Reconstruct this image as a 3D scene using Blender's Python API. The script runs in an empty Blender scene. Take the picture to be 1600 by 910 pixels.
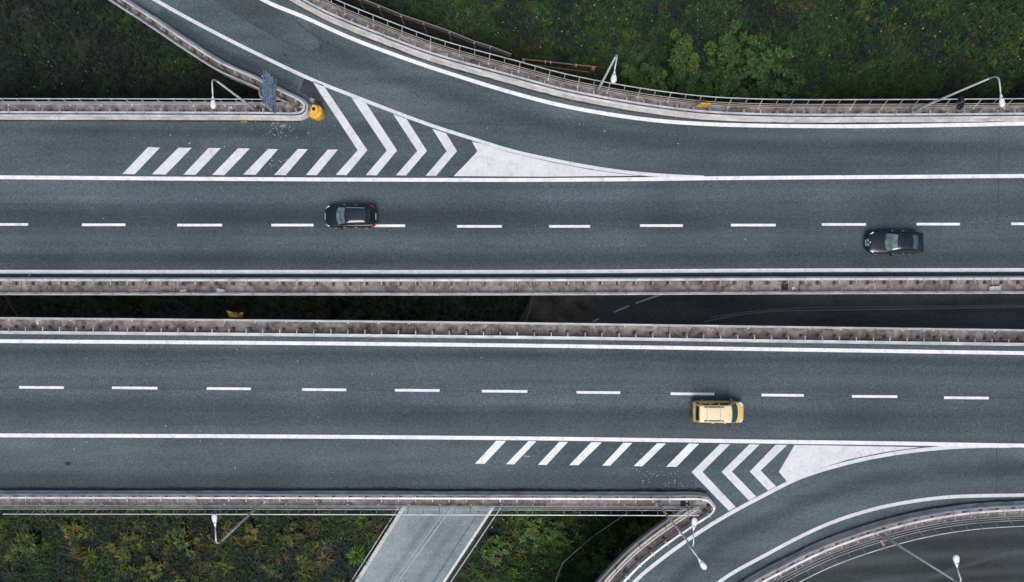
import bpy, bmesh, math, random
import numpy as np
from mathutils import Vector, Matrix
from mathutils.geometry import tessellate_polygon

R = math.radians
random.seed(7)
rng = np.random.default_rng(7)
scene = bpy.context.scene
C = scene.collection

# ------------------------------------------------------------------ camera, sky, sun, exposure
H = 54.0                                  # drone height above the bridge deck, metres
FPX = 1080.0
cam_d = bpy.data.cameras.new("camera")
cam_d.sensor_width = 36.0
cam_d.lens = 36.0 * FPX / 1600.0
cam_d.clip_start = 0.5
cam_d.clip_end = 3000.0
cam = bpy.data.objects.new("camera", cam_d)
cam.location = (0, 0, H)
cam.rotation_euler = (0, 0, 0)
C.objects.link(cam)
scene.camera = cam

SUN_EL = 62.0
SUN_AZ = 8.0
world = bpy.data.worlds.new("World")
scene.world = world
world.use_nodes = True
wn = world.node_tree
wn.nodes.clear()
sky = wn.nodes.new("ShaderNodeTexSky")
sky.sky_type = 'NISHITA'
sky.sun_disc = False
sky.sun_elevation = R(SUN_EL)
sky.sun_rotation = R(180 - SUN_AZ)
sky.dust_density = 4.0
sky.air_density = 1.0
sky.ozone_density = 1.0
bg = wn.nodes.new("ShaderNodeBackground")
bg.inputs['Strength'].default_value = 0.088
wo = wn.nodes.new("ShaderNodeOutputWorld")
wn.links.new(sky.outputs[0], bg.inputs[0])
wn.links.new(bg.outputs[0], wo.inputs[0])

sun_d = bpy.data.lights.new("sun", 'SUN')
sun_d.energy = 1.5
sun_d.angle = R(30)
sun_d.color = (1.0, 0.98, 0.96)
sun = bpy.data.objects.new("sun", sun_d)
sun.rotation_euler = (R(90 - SUN_EL), 0, R(-SUN_AZ))
sun.location = (0, -30, 40)
C.objects.link(sun)

scene.view_settings.view_transform = 'Standard'
scene.view_settings.look = 'None'
scene.view_settings.gamma = 1.0
scene.view_settings.use_curve_mapping = False
scene.view_settings.exposure = 0.54


# ------------------------------------------------------------------ helpers
def W(px, py, z=0.0):
    """photograph position of something at height z -> place on the site, metres"""
    k = (H - z) / FPX
    return Vector(((px - 800.0) * k, (455.0 - py) * k, z))


def W2(px, py, z=0.0):
    v = W(px, py, z)
    return Vector((v.x, v.y))


def mesh(name, verts, faces, mat=None, smooth=False):
    me = bpy.data.meshes.new(name)
    me.from_pydata([tuple(v) for v in verts], [], [tuple(f) for f in faces])
    if mat is not None:
        me.materials.append(mat)
    if smooth:
        me.polygons.foreach_set("use_smooth", [True] * len(me.polygons))
    me.update()
    return me


def link(name, data, parent=None, loc=None, rot=None):
    o = bpy.data.objects.new(name, data)
    C.objects.link(o)
    if parent is not None:
        o.parent = parent
    if loc is not None:
        o.location = loc
    if rot is not None:
        o.rotation_euler = rot
    return o


def part(name, verts, faces, mat, parent=None, smooth=False, loc=None, rot=None):
    return link(name, mesh(name, verts, faces, mat, smooth), parent, loc, rot)


def tag(o, label, cat, group=None, kind=None):
    o["label"] = label
    o["category"] = cat
    if group:
        o["group"] = group
    if kind:
        o["kind"] = kind
    return o


def structure(o, label=None):
    o["kind"] = "structure"
    if label:
        o["label"] = label
    return o


def empty(name, loc, label, cat, rz=0.0, group=None):
    o = bpy.data.objects.new(name, None)
    o.empty_display_size = 0.3
    C.objects.link(o)
    o.location = loc
    o.rotation_euler = (0, 0, rz)
    return tag(o, label, cat, group)


class MB:
    """collects simple shapes into one mesh"""
    def __init__(self):
        self.v, self.f = [], []

    def add(self, verts, faces):
        b = len(self.v)
        self.v += [tuple(v) for v in verts]
        self.f += [tuple(i + b for i in f) for f in faces]
        return self

    def box(self, c, s, rz=0.0):
        cx, cy, cz = c
        hx, hy, hz = s[0] / 2, s[1] / 2, s[2] / 2
        ca, sa = math.cos(rz), math.sin(rz)
        vs = []
        for z in (-hz, hz):
            for x, y in ((-hx, -hy), (hx, -hy), (hx, hy), (-hx, hy)):
                vs.append((cx + x * ca - y * sa, cy + x * sa + y * ca, cz + z))
        return self.add(vs, [(3, 2, 1, 0), (4, 5, 6, 7), (0, 1, 5, 4), (1, 2, 6, 5), (2, 3, 7, 6), (3, 0, 4, 7)])

    def tube(self, pts, rad, n=6, cap=True):
        pts = [Vector(p) for p in pts]
        rads = rad if isinstance(rad, (list, tuple)) else [rad] * len(pts)
        vs, fs = [], []
        up = Vector((0, 0, 1))
        prev = None
        for i, p in enumerate(pts):
            t = (pts[min(i + 1, len(pts) - 1)] - pts[max(i - 1, 0)])
            if t.length < 1e-9:
                t = Vector((0, 0, 1))
            t.normalize()
            if prev is None:
                a = t.cross(up)
                if a.length < 1e-3:
                    a = t.cross(Vector((1, 0, 0)))
            else:
                a = prev - t * prev.dot(t)
            a.normalize()
            prev = a
            b = t.cross(a)
            for k in range(n):
                th = 2 * math.pi * k / n
                vs.append(p + (a * math.cos(th) + b * math.sin(th)) * rads[i])
        m = len(pts)
        for i in range(m - 1):
            for k in range(n):
                k2 = (k + 1) % n
                fs.append((i * n + k, i * n + k2, (i + 1) * n + k2, (i + 1) * n + k))
        if cap:
            fs.append(tuple(reversed(range(n))))
            fs.append(tuple((m - 1) * n + k for k in range(n)))
        return self.add(vs, fs)

    def build(self, name, mat, parent=None, smooth=False, loc=None, rot=None):
        return part(name, self.v, self.f, mat, parent, smooth, loc, rot)

    def data(self, name, mat, smooth=False):
        return mesh(name, self.v, self.f, mat, smooth)


def catmull(pts, step=0.8):
    """smooth 2-d line through the points, resampled about every `step` metres"""
    P = [Vector(p) for p in pts]
    P = [P[0] * 2 - P[1]] + P + [P[-1] * 2 - P[-2]]
    out = []
    for i in range(1, len(P) - 2):
        p0, p1, p2, p3 = P[i - 1], P[i], P[i + 1], P[i + 2]
        d1 = max((p1 - p0).length, 1e-6) ** 0.5
        d2 = max((p2 - p1).length, 1e-6) ** 0.5
        d3 = max((p3 - p2).length, 1e-6) ** 0.5
        m1 = ((p1 - p0) / d1 - (p2 - p0) / (d1 + d2) + (p2 - p1) / d2) * d2
        m2 = ((p2 - p1) / d2 - (p3 - p1) / (d2 + d3) + (p3 - p2) / d3) * d2
        n = max(1, int(round((p2 - p1).length / step)))
        for k in range(n):
            t = k / n
            h00 = 2 * t ** 3 - 3 * t ** 2 + 1
            h10 = t ** 3 - 2 * t ** 2 + t
            h01 = -2 * t ** 3 + 3 * t ** 2
            h11 = t ** 3 - t ** 2
            out.append(p1 * h00 + m1 * h10 + p2 * h01 + m2 * h11)
    out.append(P[-2].copy())
    return out


def normals(poly):
    ns = []
    for i in range(len(poly)):
        t = poly[min(i + 1, len(poly) - 1)] - poly[max(i - 1, 0)]
        t.normalize()
        ns.append(Vector((-t.y, t.x)))          # left of travel
    return ns


def arclen(poly):
    s = [0.0]
    for a, b in zip(poly[:-1], poly[1:]):
        s.append(s[-1] + (b - a).length)
    return s


def at_s(poly, S, s):
    s = min(max(s, 0.0), S[-1])
    import bisect
    i = min(max(bisect.bisect_right(S, s) - 1, 0), len(poly) - 2)
    d = S[i + 1] - S[i]
    t = 0 if d < 1e-9 else (s - S[i]) / d
    p = poly[i].lerp(poly[i + 1], t)
    tan = (poly[i + 1] - poly[i]).normalized()
    return p, tan


def sub_line(poly, s0, s1):
    S = arclen(poly)
    out = [at_s(poly, S, s0)[0]]
    for p, s in zip(poly, S):
        if s0 + 1e-4 < s < s1 - 1e-4:
            out.append(p)
    out.append(at_s(poly, S, s1)[0])
    return out


def sweep(poly, prof, side, closed=True, jitter=None):
    """profile [(n, z)] carried along a plan line; n counts to the chosen side (+1 left, -1 right)"""
    ns = normals(poly)
    vs, fs = [], []
    m = len(prof)
    for i, (p, n) in enumerate(zip(poly, ns)):
        for k, (d, z) in enumerate(prof):
            dd = d
            if jitter and k in jitter:
                dd += random.gauss(0, jitter[k])
            q = p + n * (dd * side)
            vs.append((q.x, q.y, z))
    L = len(poly)
    rng_k = range(m) if closed else range(m - 1)
    for i in range(L - 1):
        for k in rng_k:
            k2 = (k + 1) % m
            f = (i * m + k, i * m + k2, (i + 1) * m + k2, (i + 1) * m + k)
            fs.append(f if side > 0 else f[::-1])
    if closed:
        fs.append(tuple(range(m)) if side < 0 else tuple(reversed(range(m))))
        e = (L - 1) * m
        fs.append(tuple(e + k for k in range(m)) if side > 0 else tuple(e + k for k in reversed(range(m))))
    return vs, fs


def sheet(name, poly2, z, mat, parent=None):
    pts = [Vector((p[0], p[1], 0)) for p in poly2]
    tris = tessellate_polygon([pts])
    vs = [(p.x, p.y, z) for p in pts]
    fs = []
    for t in tris:
        a, b, c = (pts[i] for i in t)
        fs.append(t if (b - a).cross(c - a).z > 0 else tuple(reversed(t)))
    return part(name, vs, fs, mat, parent)


def slab(name, poly2, z0, z1, mat, parent=None):
    """closed prism over a plan outline"""
    pts = [Vector((p[0], p[1], 0)) for p in poly2]
    tris = tessellate_polygon([pts])
    n = len(pts)
    vs = [(p.x, p.y, z1) for p in pts] + [(p.x, p.y, z0) for p in pts]
    fs = []
    area = sum(pts[i].x * pts[(i + 1) % n].y - pts[(i + 1) % n].x * pts[i].y for i in range(n))
    for t in tris:
        a, b, c = (pts[i] for i in t)
        t = tuple(t) if (b - a).cross(c - a).z > 0 else tuple(reversed(t))
        fs.append(t)
        fs.append(tuple(i + n for i in reversed(t)))
    for i in range(n):
        j = (i + 1) % n
        f = (i, i + n, j + n, j)
        fs.append(f if area > 0 else f[::-1])
    return part(name, vs, fs, mat, parent)


# ------------------------------------------------------------------ materials
def new_mat(name):
    m = bpy.data.materials.new(name)
    m.use_nodes = True
    nt = m.node_tree
    b = nt.nodes["Principled BSDF"]
    return m, nt, b


def N(nt, kind, **kw):
    n = nt.nodes.new(kind)
    for k, v in kw.items():
        setattr(n, k, v)
    return n


def noise(nt, co, scale, detail=3.0, rough=0.55, stretch=None, dist=0.0):
    src = co
    if stretch is not None:
        mp = N(nt, "ShaderNodeMapping")
        mp.inputs['Scale'].default_value = stretch
        nt.links.new(co, mp.inputs[0])
        src = mp.outputs[0]
    t = N(nt, "ShaderNodeTexNoise")
    t.inputs['Scale'].default_value = scale
    t.inputs['Detail'].default_value = detail
    t.inputs['Roughness'].default_value = rough
    t.inputs['Distortion'].default_value = dist
    nt.links.new(src, t.inputs['Vector'])
    return t.outputs[0]


def ramp(nt, fac, a, b, lo=(0, 0, 0, 1), hi=(1, 1, 1, 1)):
    r = N(nt, "ShaderNodeValToRGB")
    r.color_ramp.elements[0].position = a
    r.color_ramp.elements[1].position = b
    r.color_ramp.elements[0].color = lo
    r.color_ramp.elements[1].color = hi
    nt.links.new(fac, r.inputs[0])
    return r.outputs[0]


def mixc(nt, fac, a, b, mode='MIX'):
    m = N(nt, "ShaderNodeMix", data_type='RGBA', blend_type=mode)
    for sock, v in ((m.inputs[0], fac), (m.inputs[6], a), (m.inputs[7], b)):
        if isinstance(v, (int, float)):
            sock.default_value = v
        elif isinstance(v, tuple):
            sock.default_value = v if len(v) == 4 else (*v, 1)
        else:
            nt.links.new(v, sock)
    return m.outputs[2]


def obj_co(nt):
    return N(nt, "ShaderNodeTexCoord").outputs['Object']


def world_co(nt):
    return N(nt, "ShaderNodeNewGeometry").outputs['Position']


def bump(nt, b, h, strength=0.3, dist=0.02):
    bm = N(nt, "ShaderNodeBump")
    bm.inputs['Strength'].default_value = strength
    bm.inputs['Distance'].default_value = dist
    nt.links.new(h, bm.inputs['Height'])
    nt.links.new(bm.outputs[0], b.inputs['Normal'])


def asphalt(name, base, track=(0.03, 0.55, 1.0), speck=0.5, seed=0.0, broad=0.62, green=0.0):
    m, nt, b = new_mat(name)
    co = world_co(nt)
    off = N(nt, "ShaderNodeVectorMath", operation='ADD')
    off.inputs[1].default_value = (seed * 13.1, seed * 7.7, 0)
    nt.links.new(co, off.inputs[0])
    co = off.outputs[0]
    col = (*base, 1)
    fine = noise(nt, co, 7.5, 1.0, 0.6)
    mid = noise(nt, co, 3.1, 3.0, 0.6)
    tracks = noise(nt, co, 1.0, 2.0, 0.5, stretch=track)
    blot = noise(nt, co, 0.11, 4.0, 0.5)
    streak = noise(nt, co, 1.0, 3.0, 0.6, stretch=(track[0] * 2.5, track[1] * 5.0, 1))
    k1 = ramp(nt, fine, 0.36, 0.64, (1 - speck * .22,) * 3 + (1,), (1 + speck * .22,) * 3 + (1,))
    k2 = ramp(nt, tracks, 0.3, 0.7, (1 - broad * .5,) * 3 + (1,), (1 + broad * .5,) * 3 + (1,))
    k3 = ramp(nt, blot, 0.3, 0.7, (0.76, 0.78, 0.80, 1), (1.24, 1.23, 1.21, 1))
    k5 = ramp(nt, streak, 0.3, 0.7, (0.88, 0.88, 0.88, 1), (1.12, 1.12, 1.12, 1))
    k4 = ramp(nt, mid, 0.3, 0.7, (0.93, 0.93, 0.93, 1), (1.07, 1.07, 1.07, 1))
    c = mixc(nt, 1.0, col, k1, 'MULTIPLY')
    c = mixc(nt, 1.0, c, k2, 'MULTIPLY')
    c = mixc(nt, 1.0, c, k3, 'MULTIPLY')
    c = mixc(nt, 1.0, c, k4, 'MULTIPLY')
    c = mixc(nt, 1.0, c, k5, 'MULTIPLY')
    for sc in (15.0, 27.0):
        vg = N(nt, "ShaderNodeTexVoronoi")
        vg.inputs['Scale'].default_value = sc
        nt.links.new(co, vg.inputs['Vector'])
        sp = N(nt, "ShaderNodeSeparateColor")
        nt.links.new(vg.outputs['Color'], sp.inputs[0])
        kk = ramp(nt, sp.outputs[0], 0.0, 1.0, (1 - speck,) * 3 + (1,), (1 + speck,) * 3 + (1,))
        c = mixc(nt, 1.0, c, kk, 'MULTIPLY')
    # scattered pale stones
    sp2 = ramp(nt, noise(nt, co, 9.0, 0.0), 0.78, 0.84)
    c = mixc(nt, mixc(nt, 1.0, sp2, (.55, .55, .55, 1), 'MULTIPLY'), c, (base[0] * 2.6, base[1] * 2.6, base[2] * 2.6, 1))
    nt.links.new(c, b.inputs['Base Color'])
    b.inputs['Roughness'].default_value = 0.8
    b.inputs['Specular IOR Level'].default_value = 0.35
    bump(nt, b, fine, 0.35, 0.01)
    return m


def paint(name, base=(0.74, 0.74, 0.76), wear=0.12, under=(0.08, 0.095, 0.105)):
    m, nt, b = new_mat(name)
    co = world_co(nt)
    f = noise(nt, co, 9.0, 4.0, 0.7)
    big = noise(nt, co, 0.9, 3.0, 0.6)
    g = noise(nt, co, 1.7, 6.0, 0.75, dist=1.2)
    c = mixc(nt, ramp(nt, big, 0.3, 0.75), (base[0] * .84, base[1] * .83, base[2] * .83), base)
    c = mixc(nt, ramp(nt, g, 0.50, 0.70, hi=(0.58, 0.58, 0.58, 1)), c, (0.33, 0.34, 0.345))
    vor = N(nt, "ShaderNodeTexVoronoi", feature='DISTANCE_TO_EDGE')
    vor.inputs['Scale'].default_value = 0.9
    mp = N(nt, "ShaderNodeMix", data_type='VECTOR')
    mp.inputs[0].default_value = 0.12
    nt.links.new(co, mp.inputs[4])
    nz = N(nt, "ShaderNodeTexNoise")
    nz.inputs['Scale'].default_value = 2.5
    nt.links.new(co, nz.inputs['Vector'])
    nt.links.new(nz.outputs[1], mp.inputs[5])
    nt.links.new(mp.outputs[1], vor.inputs['Vector'])
    crk = ramp(nt, vor.outputs[0], 0.004, 0.02, (1, 1, 1, 1), (0, 0, 0, 1))
    patchy = ramp(nt, noise(nt, co, 0.8, 2.0), 0.5, 0.62, hi=(0.32, 0.32, 0.32, 1))
    crk = mixc(nt, 1.0, crk, patchy, 'MULTIPLY')
    c = mixc(nt, crk, c, under)
    c = mixc(nt, ramp(nt, f, 0.70 - wear * .5, 0.80, hi=(0.8, 0.8, 0.8, 1)), c, under)
    nt.links.new(c, b.inputs['Base Color'])
    b.inputs['Roughness'].default_value = 0.7
    return m


def simple(name, col, rough=0.5, metal=0.0, spec=0.5, coat=0.0, var=0.0, scale=6.0, dark=None):
    m, nt, b = new_mat(name)
    if var > 0 or dark is not None:
        co = obj_co(nt)
        f = noise(nt, co, scale, 4.0, 0.65)
        lo = dark if dark is not None else tuple(c * (1 - var) for c in col)
        hi = tuple(min(1, c * (1 + var * .5)) for c in col)
        c = ramp(nt, f, 0.35, 0.68, (*lo, 1), (*hi, 1))
        nt.links.new(c, b.inputs['Base Color'])
    else:
        b.inputs['Base Color'].default_value = (*col, 1)
    b.inputs['Roughness'].default_value = rough
    b.inputs['Metallic'].default_value = metal
    b.inputs['Specular IOR Level'].default_value = spec
    b.inputs['Coat Weight'].default_value = coat
    b.inputs['Coat Roughness'].default_value = 0.04
    return m


def verge_mat():
    m, nt, b = new_mat("verge_concrete")
    co = world_co(nt)
    info = N(nt, "ShaderNodeObjectInfo")
    a = noise(nt, co, 1.3, 5.0, 0.65, dist=0.8)
    f = noise(nt, co, 7.0, 4.0, 0.7)
    s = noise(nt, co, 2.6, 3.0, 0.6, dist=2.0)
    c = ramp(nt, a, 0.34, 0.68, (0.070, 0.058, 0.052, 1), (0.31, 0.28, 0.265, 1))
    c = mixc(nt, ramp(nt, f, 0.55, 0.75, hi=(0.5, 0.5, 0.5, 1)), c, (0.05, 0.043, 0.035))
    c = mixc(nt, ramp(nt, s, 0.60, 0.74, hi=(0.55, 0.55, 0.55, 1)), c, (0.40, 0.29, 0.26))
    moss = noise(nt, co, 0.75, 4.0, 0.6)
    c = mixc(nt, ramp(nt, moss, 0.58, 0.72, hi=(0.6, 0.6, 0.6, 1)), c, (0.10, 0.085, 0.03))
    tone = N(nt, "ShaderNodeMapRange")
    tone.inputs['To Min'].default_value = 0.78
    tone.inputs['To Max'].default_value = 1.3
    nt.links.new(info.outputs['Random'], tone.inputs[0])
    cb = N(nt, "ShaderNodeCombineColor")
    for i in range(3):
        nt.links.new(tone.outputs[0], cb.inputs[i])
    c = mixc(nt, 1.0, c, cb.outputs[0], 'MULTIPLY')
    nt.links.new(c, b.inputs['Base Color'])
    b.inputs['Roughness'].default_value = 0.9
    bump(nt, b, f, 0.5, 0.03)
    return m


def kerb_mat():
    m, nt, b = new_mat("kerb_concrete")
    co = world_co(nt)
    a = noise(nt, co, 0.8, 4.0, 0.6)
    f = noise(nt, co, 6.0, 4.0, 0.7)
    c = ramp(nt, a, 0.3, 0.7, (0.34, 0.31, 0.30, 1), (0.62, 0.60, 0.60, 1))
    c = mixc(nt, ramp(nt, f, 0.54, 0.72, hi=(0.8, 0.8, 0.8, 1)), c, (0.15, 0.12, 0.10))
    nt.links.new(c, b.inputs['Base Color'])
    b.inputs['Roughness'].default_value = 0.85
    bump(nt, b, f, 0.4, 0.02)
    return m


def ground_mat():
    m, nt, b = new_mat("soil_and_litter")
    co = world_co(nt)
    a = noise(nt, co, 0.5, 5.0, 0.65)
    f = noise(nt, co, 5.0, 4.0, 0.7)
    c = ramp(nt, a, 0.35, 0.7, (0.020, 0.028, 0.022, 1), (0.034, 0.041, 0.030, 1))
    c = mixc(nt, ramp(nt, f, 0.55, 0.8, hi=(0.5, 0.5, 0.5, 1)), c, (0.045, 0.042, 0.025))
    nt.links.new(c, b.inputs['Base Color'])
    b.inputs['Roughness'].default_value = 0.95
    b.inputs['Specular IOR Level'].default_value = 0.1
    bump(nt, b, f, 0.8, 0.1)
    return m


def track_mat(name, col, strength, seed):
    """film of rubber, oil, polish or painted shade on the asphalt: strongest in the middle of the strip, broken up by noise"""
    m, nt, b = new_mat(name)
    b.inputs['Base Color'].default_value = (*col, 1)
    b.inputs['Roughness'].default_value = 0.8
    uv = N(nt, "ShaderNodeUVMap")
    sx = N(nt, "ShaderNodeSeparateXYZ")
    nt.links.new(uv.outputs[0], sx.inputs[0])
    r_ = N(nt, "ShaderNodeValToRGB")
    r_.color_ramp.interpolation = 'EASE'
    r_.color_ramp.elements[0].position = 0.0
    r_.color_ramp.elements[0].color = (0, 0, 0, 1)
    r_.color_ramp.elements[1].position = 1.0
    r_.color_ramp.elements[1].color = (0, 0, 0, 1)
    e = r_.color_ramp.elements.new(0.5)
    e.color = (1, 1, 1, 1)
    nt.links.new(sx.outputs[1], r_.inputs[0])
    co = world_co(nt)
    n1 = ramp(nt, noise(nt, co, 0.09 + seed * .01, 3.0, 0.5), 0.25, 0.7, (.35, .35, .35, 1), (1, 1, 1, 1))
    n2 = ramp(nt, noise(nt, co, 9.0, 2.0, 0.6), 0.3, 0.7, (.6, .6, .6, 1), (1, 1, 1, 1))
    f = mixc(nt, 1.0, r_.outputs[0], n1, 'MULTIPLY')
    f = mixc(nt, 1.0, f, n2, 'MULTIPLY')
    f = mixc(nt, 1.0, f, (strength, strength, strength, 1), 'MULTIPLY')
    nt.links.new(f, b.inputs['Alpha'])
    return m


def leaf_mat(name):
    m, nt, b = new_mat(name)
    at = N(nt, "ShaderNodeAttribute")
    at.attribute_name = "col"
    nt.links.new(at.outputs['Color'], b.inputs['Base Color'])
    b.inputs['Roughness'].default_value = 0.65
    b.inputs['Specular IOR Level'].default_value = 0.2
    return m


def steel_mat(name, lo=(0.30, 0.33, 0.34), hi=(0.56, 0.58, 0.59), rust=0.12):
    m, nt, b = new_mat(name)
    co = world_co(nt)
    a = noise(nt, co, 0.9, 4.0, 0.6)
    f = noise(nt, co, 5.0, 4.0, 0.7)
    c = ramp(nt, a, 0.3, 0.65, (*lo, 1), (*hi, 1))
    c = mixc(nt, ramp(nt, f, 0.72 - rust, 0.80 - rust * .4, hi=(0.6, 0.6, 0.6, 1)), c, (0.26, 0.17, 0.12))
    nt.links.new(c, b.inputs['Base Color'])
    b.inputs['Metallic'].default_value = 0.25
    b.inputs['Roughness'].default_value = 0.45
    return m


M = {
    'asph_main': asphalt("asphalt_main", (0.058, 0.079, 0.092), track=(0.012, 0.42, 1), seed=1, speck=0.34),
    'asph_low': asphalt("asphalt_second", (0.063, 0.085, 0.098), track=(0.012, 0.42, 1), seed=2, speck=0.34),
    'asph_slip': asphalt("asphalt_slip", (0.063, 0.086, 0.094), track=(0.05, 0.30, 1), seed=3, speck=0.31),
    'asph_slip2': asphalt("asphalt_slip_lower", (0.063, 0.086, 0.095), track=(0.05, 0.30, 1), seed=4, speck=0.31),
    'asph_under': asphalt("asphalt_underpass", (0.215, 0.26, 0.28), track=(0.3, 0.3, 1), seed=5, speck=0.16, broad=0.3),
    'asph_gap_shade': asphalt("asphalt_gap_shade", (0.135, 0.15, 0.135), track=(0.1, 0.5, 1), seed=8, speck=0.25),
    'asph_yard': asphalt("asphalt_yard", (0.021, 0.028, 0.030), track=(0.1, 0.5, 1), seed=6, speck=0.35),
    'asph_dark': asphalt("asphalt_resurfaced", (0.060, 0.076, 0.084), track=(0.05, 0.30, 1), seed=9, speck=0.31),
    'patch': asphalt("dark_patch", (0.030, 0.035, 0.038), seed=7, speck=0.3),
    'grime_shade': simple("gutter_grime_shade", (0.040, 0.043, 0.040), 0.9, dark=(0.020, 0.018, 0.012), scale=1.5, var=.4),  # kerb dirt, with barrier shade mixed into the dark colour
    'rubber_shade': track_mat("rubber_shade_film", (0.026, 0.033, 0.038), 0.40, 1),  # tyre film on the lanes; painted barrier shade beside some kerbs
    'polish': track_mat("polished_track", (0.16, 0.19, 0.205), 0.34, 2),
    'crack': simple("bitumen_crack", (0.022, 0.025, 0.027), 0.8),
    'paint': paint("road_paint", (0.80, 0.82, 0.83), 0.10),
    'paint_worn': paint("road_paint_worn", (0.68, 0.70, 0.715), 0.24),
    'paint_old': paint("road_paint_old", (0.42, 0.43, 0.45), 0.5),
    'verge': verge_mat(),
    'kerb': kerb_mat(),
    'deck': simple("deck_concrete", (0.24, 0.235, 0.225), 0.9, var=0.3, scale=0.7),
    'steel': steel_mat("galvanised_steel"),
    'steel_bright': steel_mat("galvanised_beam", (0.34, 0.355, 0.37), (0.62, 0.63, 0.64), 0.10),
    'steel_dull': steel_mat("weathered_steel", (0.26, 0.29, 0.29), (0.48, 0.50, 0.50), 0.1),
    'rust_rail': steel_mat("rusty_rail", (0.34, 0.30, 0.26), (0.54, 0.50, 0.46), 0.2),
    'rust': simple("rust", (0.26, 0.10, 0.055), 0.9, var=0.6, scale=14, dark=(0.05, 0.022, 0.015)),
    'ground': ground_mat(),
    'leaf': leaf_mat("leaf_blades"),
    'bark': simple("bark", (0.05, 0.04, 0.03), 0.9, var=0.4),
    'white_paint': simple("lamp_white", (0.74, 0.75, 0.76), 0.4, var=0.12, scale=3),
    'lens': simple("lamp_lens", (0.80, 0.82, 0.82), 0.15, spec=0.6),
    'pole': steel_mat("lamp_pole_steel", (0.46, 0.48, 0.49), (0.62, 0.64, 0.64), 0.0),
    'yellow': simple("yellow_plastic", (0.78, 0.42, 0.03), 0.45, var=0.18, scale=2),
    'black': simple("black_rubber", (0.012, 0.012, 0.013), 0.6),
    'tyre': simple("tyre_rubber", (0.014, 0.014, 0.014), 0.85),
    'sticker': simple("reflective_sticker", (0.60, 0.58, 0.58), 0.4, var=0.2, scale=8),
    'blue': simple("sign_blue", (0.014, 0.19, 0.44), 0.4, var=0.1),
    'signwhite': simple("sign_white", (0.40, 0.52, 0.62), 0.4, var=0.15, scale=4),
    'signink': simple("sign_ink", (0.05, 0.07, 0.09), 0.5),
    'orange': simple("sign_orange", (0.50, 0.20, 0.02), 0.5, var=0.3, scale=5),
    'signyellow': simple("sign_yellow", (0.78, 0.44, 0.015), 0.45, var=0.15),
    'red': simple("sign_red", (0.40, 0.02, 0.03), 0.4),
    'white': simple("sign_face_white", (0.78, 0.78, 0.78), 0.4),
    'signback': simple("sign_back_grey", (0.022, 0.040, 0.046), 0.55, var=0.3, scale=3),
    'redpaint': simple("red_peeling_paint", (0.34, 0.10, 0.08), 0.7, dark=(0.24, 0.16, 0.14), scale=5),
    'wallbrown': simple("brown_timber", (0.085, 0.066, 0.055), 0.9, var=0.45, scale=2.5),
    'chrome': simple("chrome", (0.85, 0.85, 0.86), 0.12, metal=1.0),
    'headlamp': simple("headlamp_glass", (0.80, 0.82, 0.84), 0.12, spec=0.8),
    'taillamp': simple("tail_lamp_red", (0.32, 0.012, 0.016), 0.2),
    'glass': simple("tinted_glass", (0.03, 0.07, 0.085), 0.05, spec=1.0, coat=0.6),
    'glass_reflect': simple("glass_painted_reflection", (0.11, 0.16, 0.165), 0.08, spec=0.8, coat=0.5, dark=(0.035, 0.065, 0.075), scale=2.6, var=0.9),  # noise in the colour paints pale reflection patches on the windscreen
    'glassdark': simple("dark_glass", (0.008, 0.013, 0.015), 0.05, spec=0.8, coat=0.4),
    'carblack': simple("black_car_paint", (0.005, 0.010, 0.012), 0.25, metal=0.0, spec=0.4, coat=0.35),
    'carblack_sky': simple("black_paint_sky_tint", (0.010, 0.020, 0.028), 0.20, metal=0.2, spec=0.5, coat=0.8),  # black paint with blue sky reflection put into its base colour
    'caryellow': simple("yellow_car_paint", (0.68, 0.48, 0.14), 0.3, spec=0.5, coat=0.4),
    'caryellow2': simple("yellow_roof_paint", (0.74, 0.62, 0.38), 0.35, spec=0.5, coat=0.3),
    'plate': simple("number_plate", (0.62, 0.62, 0.62), 0.4),
    'trim': simple("dark_trim", (0.02, 0.02, 0.02), 0.6),
    'bar': simple("silver_bar", (0.52, 0.53, 0.56), 0.3, metal=0.6),
    'net': simple("orange_netting", (0.30, 0.18, 0.03), 0.8, var=0.5, scale=5),
    'ochre_pipe': simple("ochre_pipe", (0.16, 0.10, 0.02), 0.7),
    'slabgrey': simple("grey_slab", (0.25, 0.255, 0.245), 0.9, var=0.2, scale=3),
    'hole': simple("dark_pit", (0.018, 0.018, 0.017), 0.95),
    'litter': simple("litter_paper", (0.52, 0.52, 0.53), 0.7, var=0.2, scale=9),
    'litterpink': simple("litter_card", (0.36, 0.27, 0.23), 0.8, var=0.2, scale=6),
    'litterblue': simple("litter_blue", (0.12, 0.36, 0.52), 0.5),
    'soil': simple("bare_soil", (0.24, 0.20, 0.17), 0.95, dark=(0.07, 0.08, 0.055), scale=.9, var=.4),
    'wire': simple("pale_cable", (0.40, 0.42, 0.40), 0.6),
    'kerbworn': paint("lower_road_edge", (0.56, 0.57, 0.58), 0.26, under=(0.12, 0.11, 0.10)),
    'gutter': simple("dark_gutter_strip", (0.045, 0.045, 0.042), 0.95, var=0.5, scale=2),
}

# ------------------------------------------------------------------ plan of the junction (traced on the deck, z = 0)
def line_px(pts, step=0.8, z=0.0):
    return catmull([W2(x, y, z) for x, y in pts], step)


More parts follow.
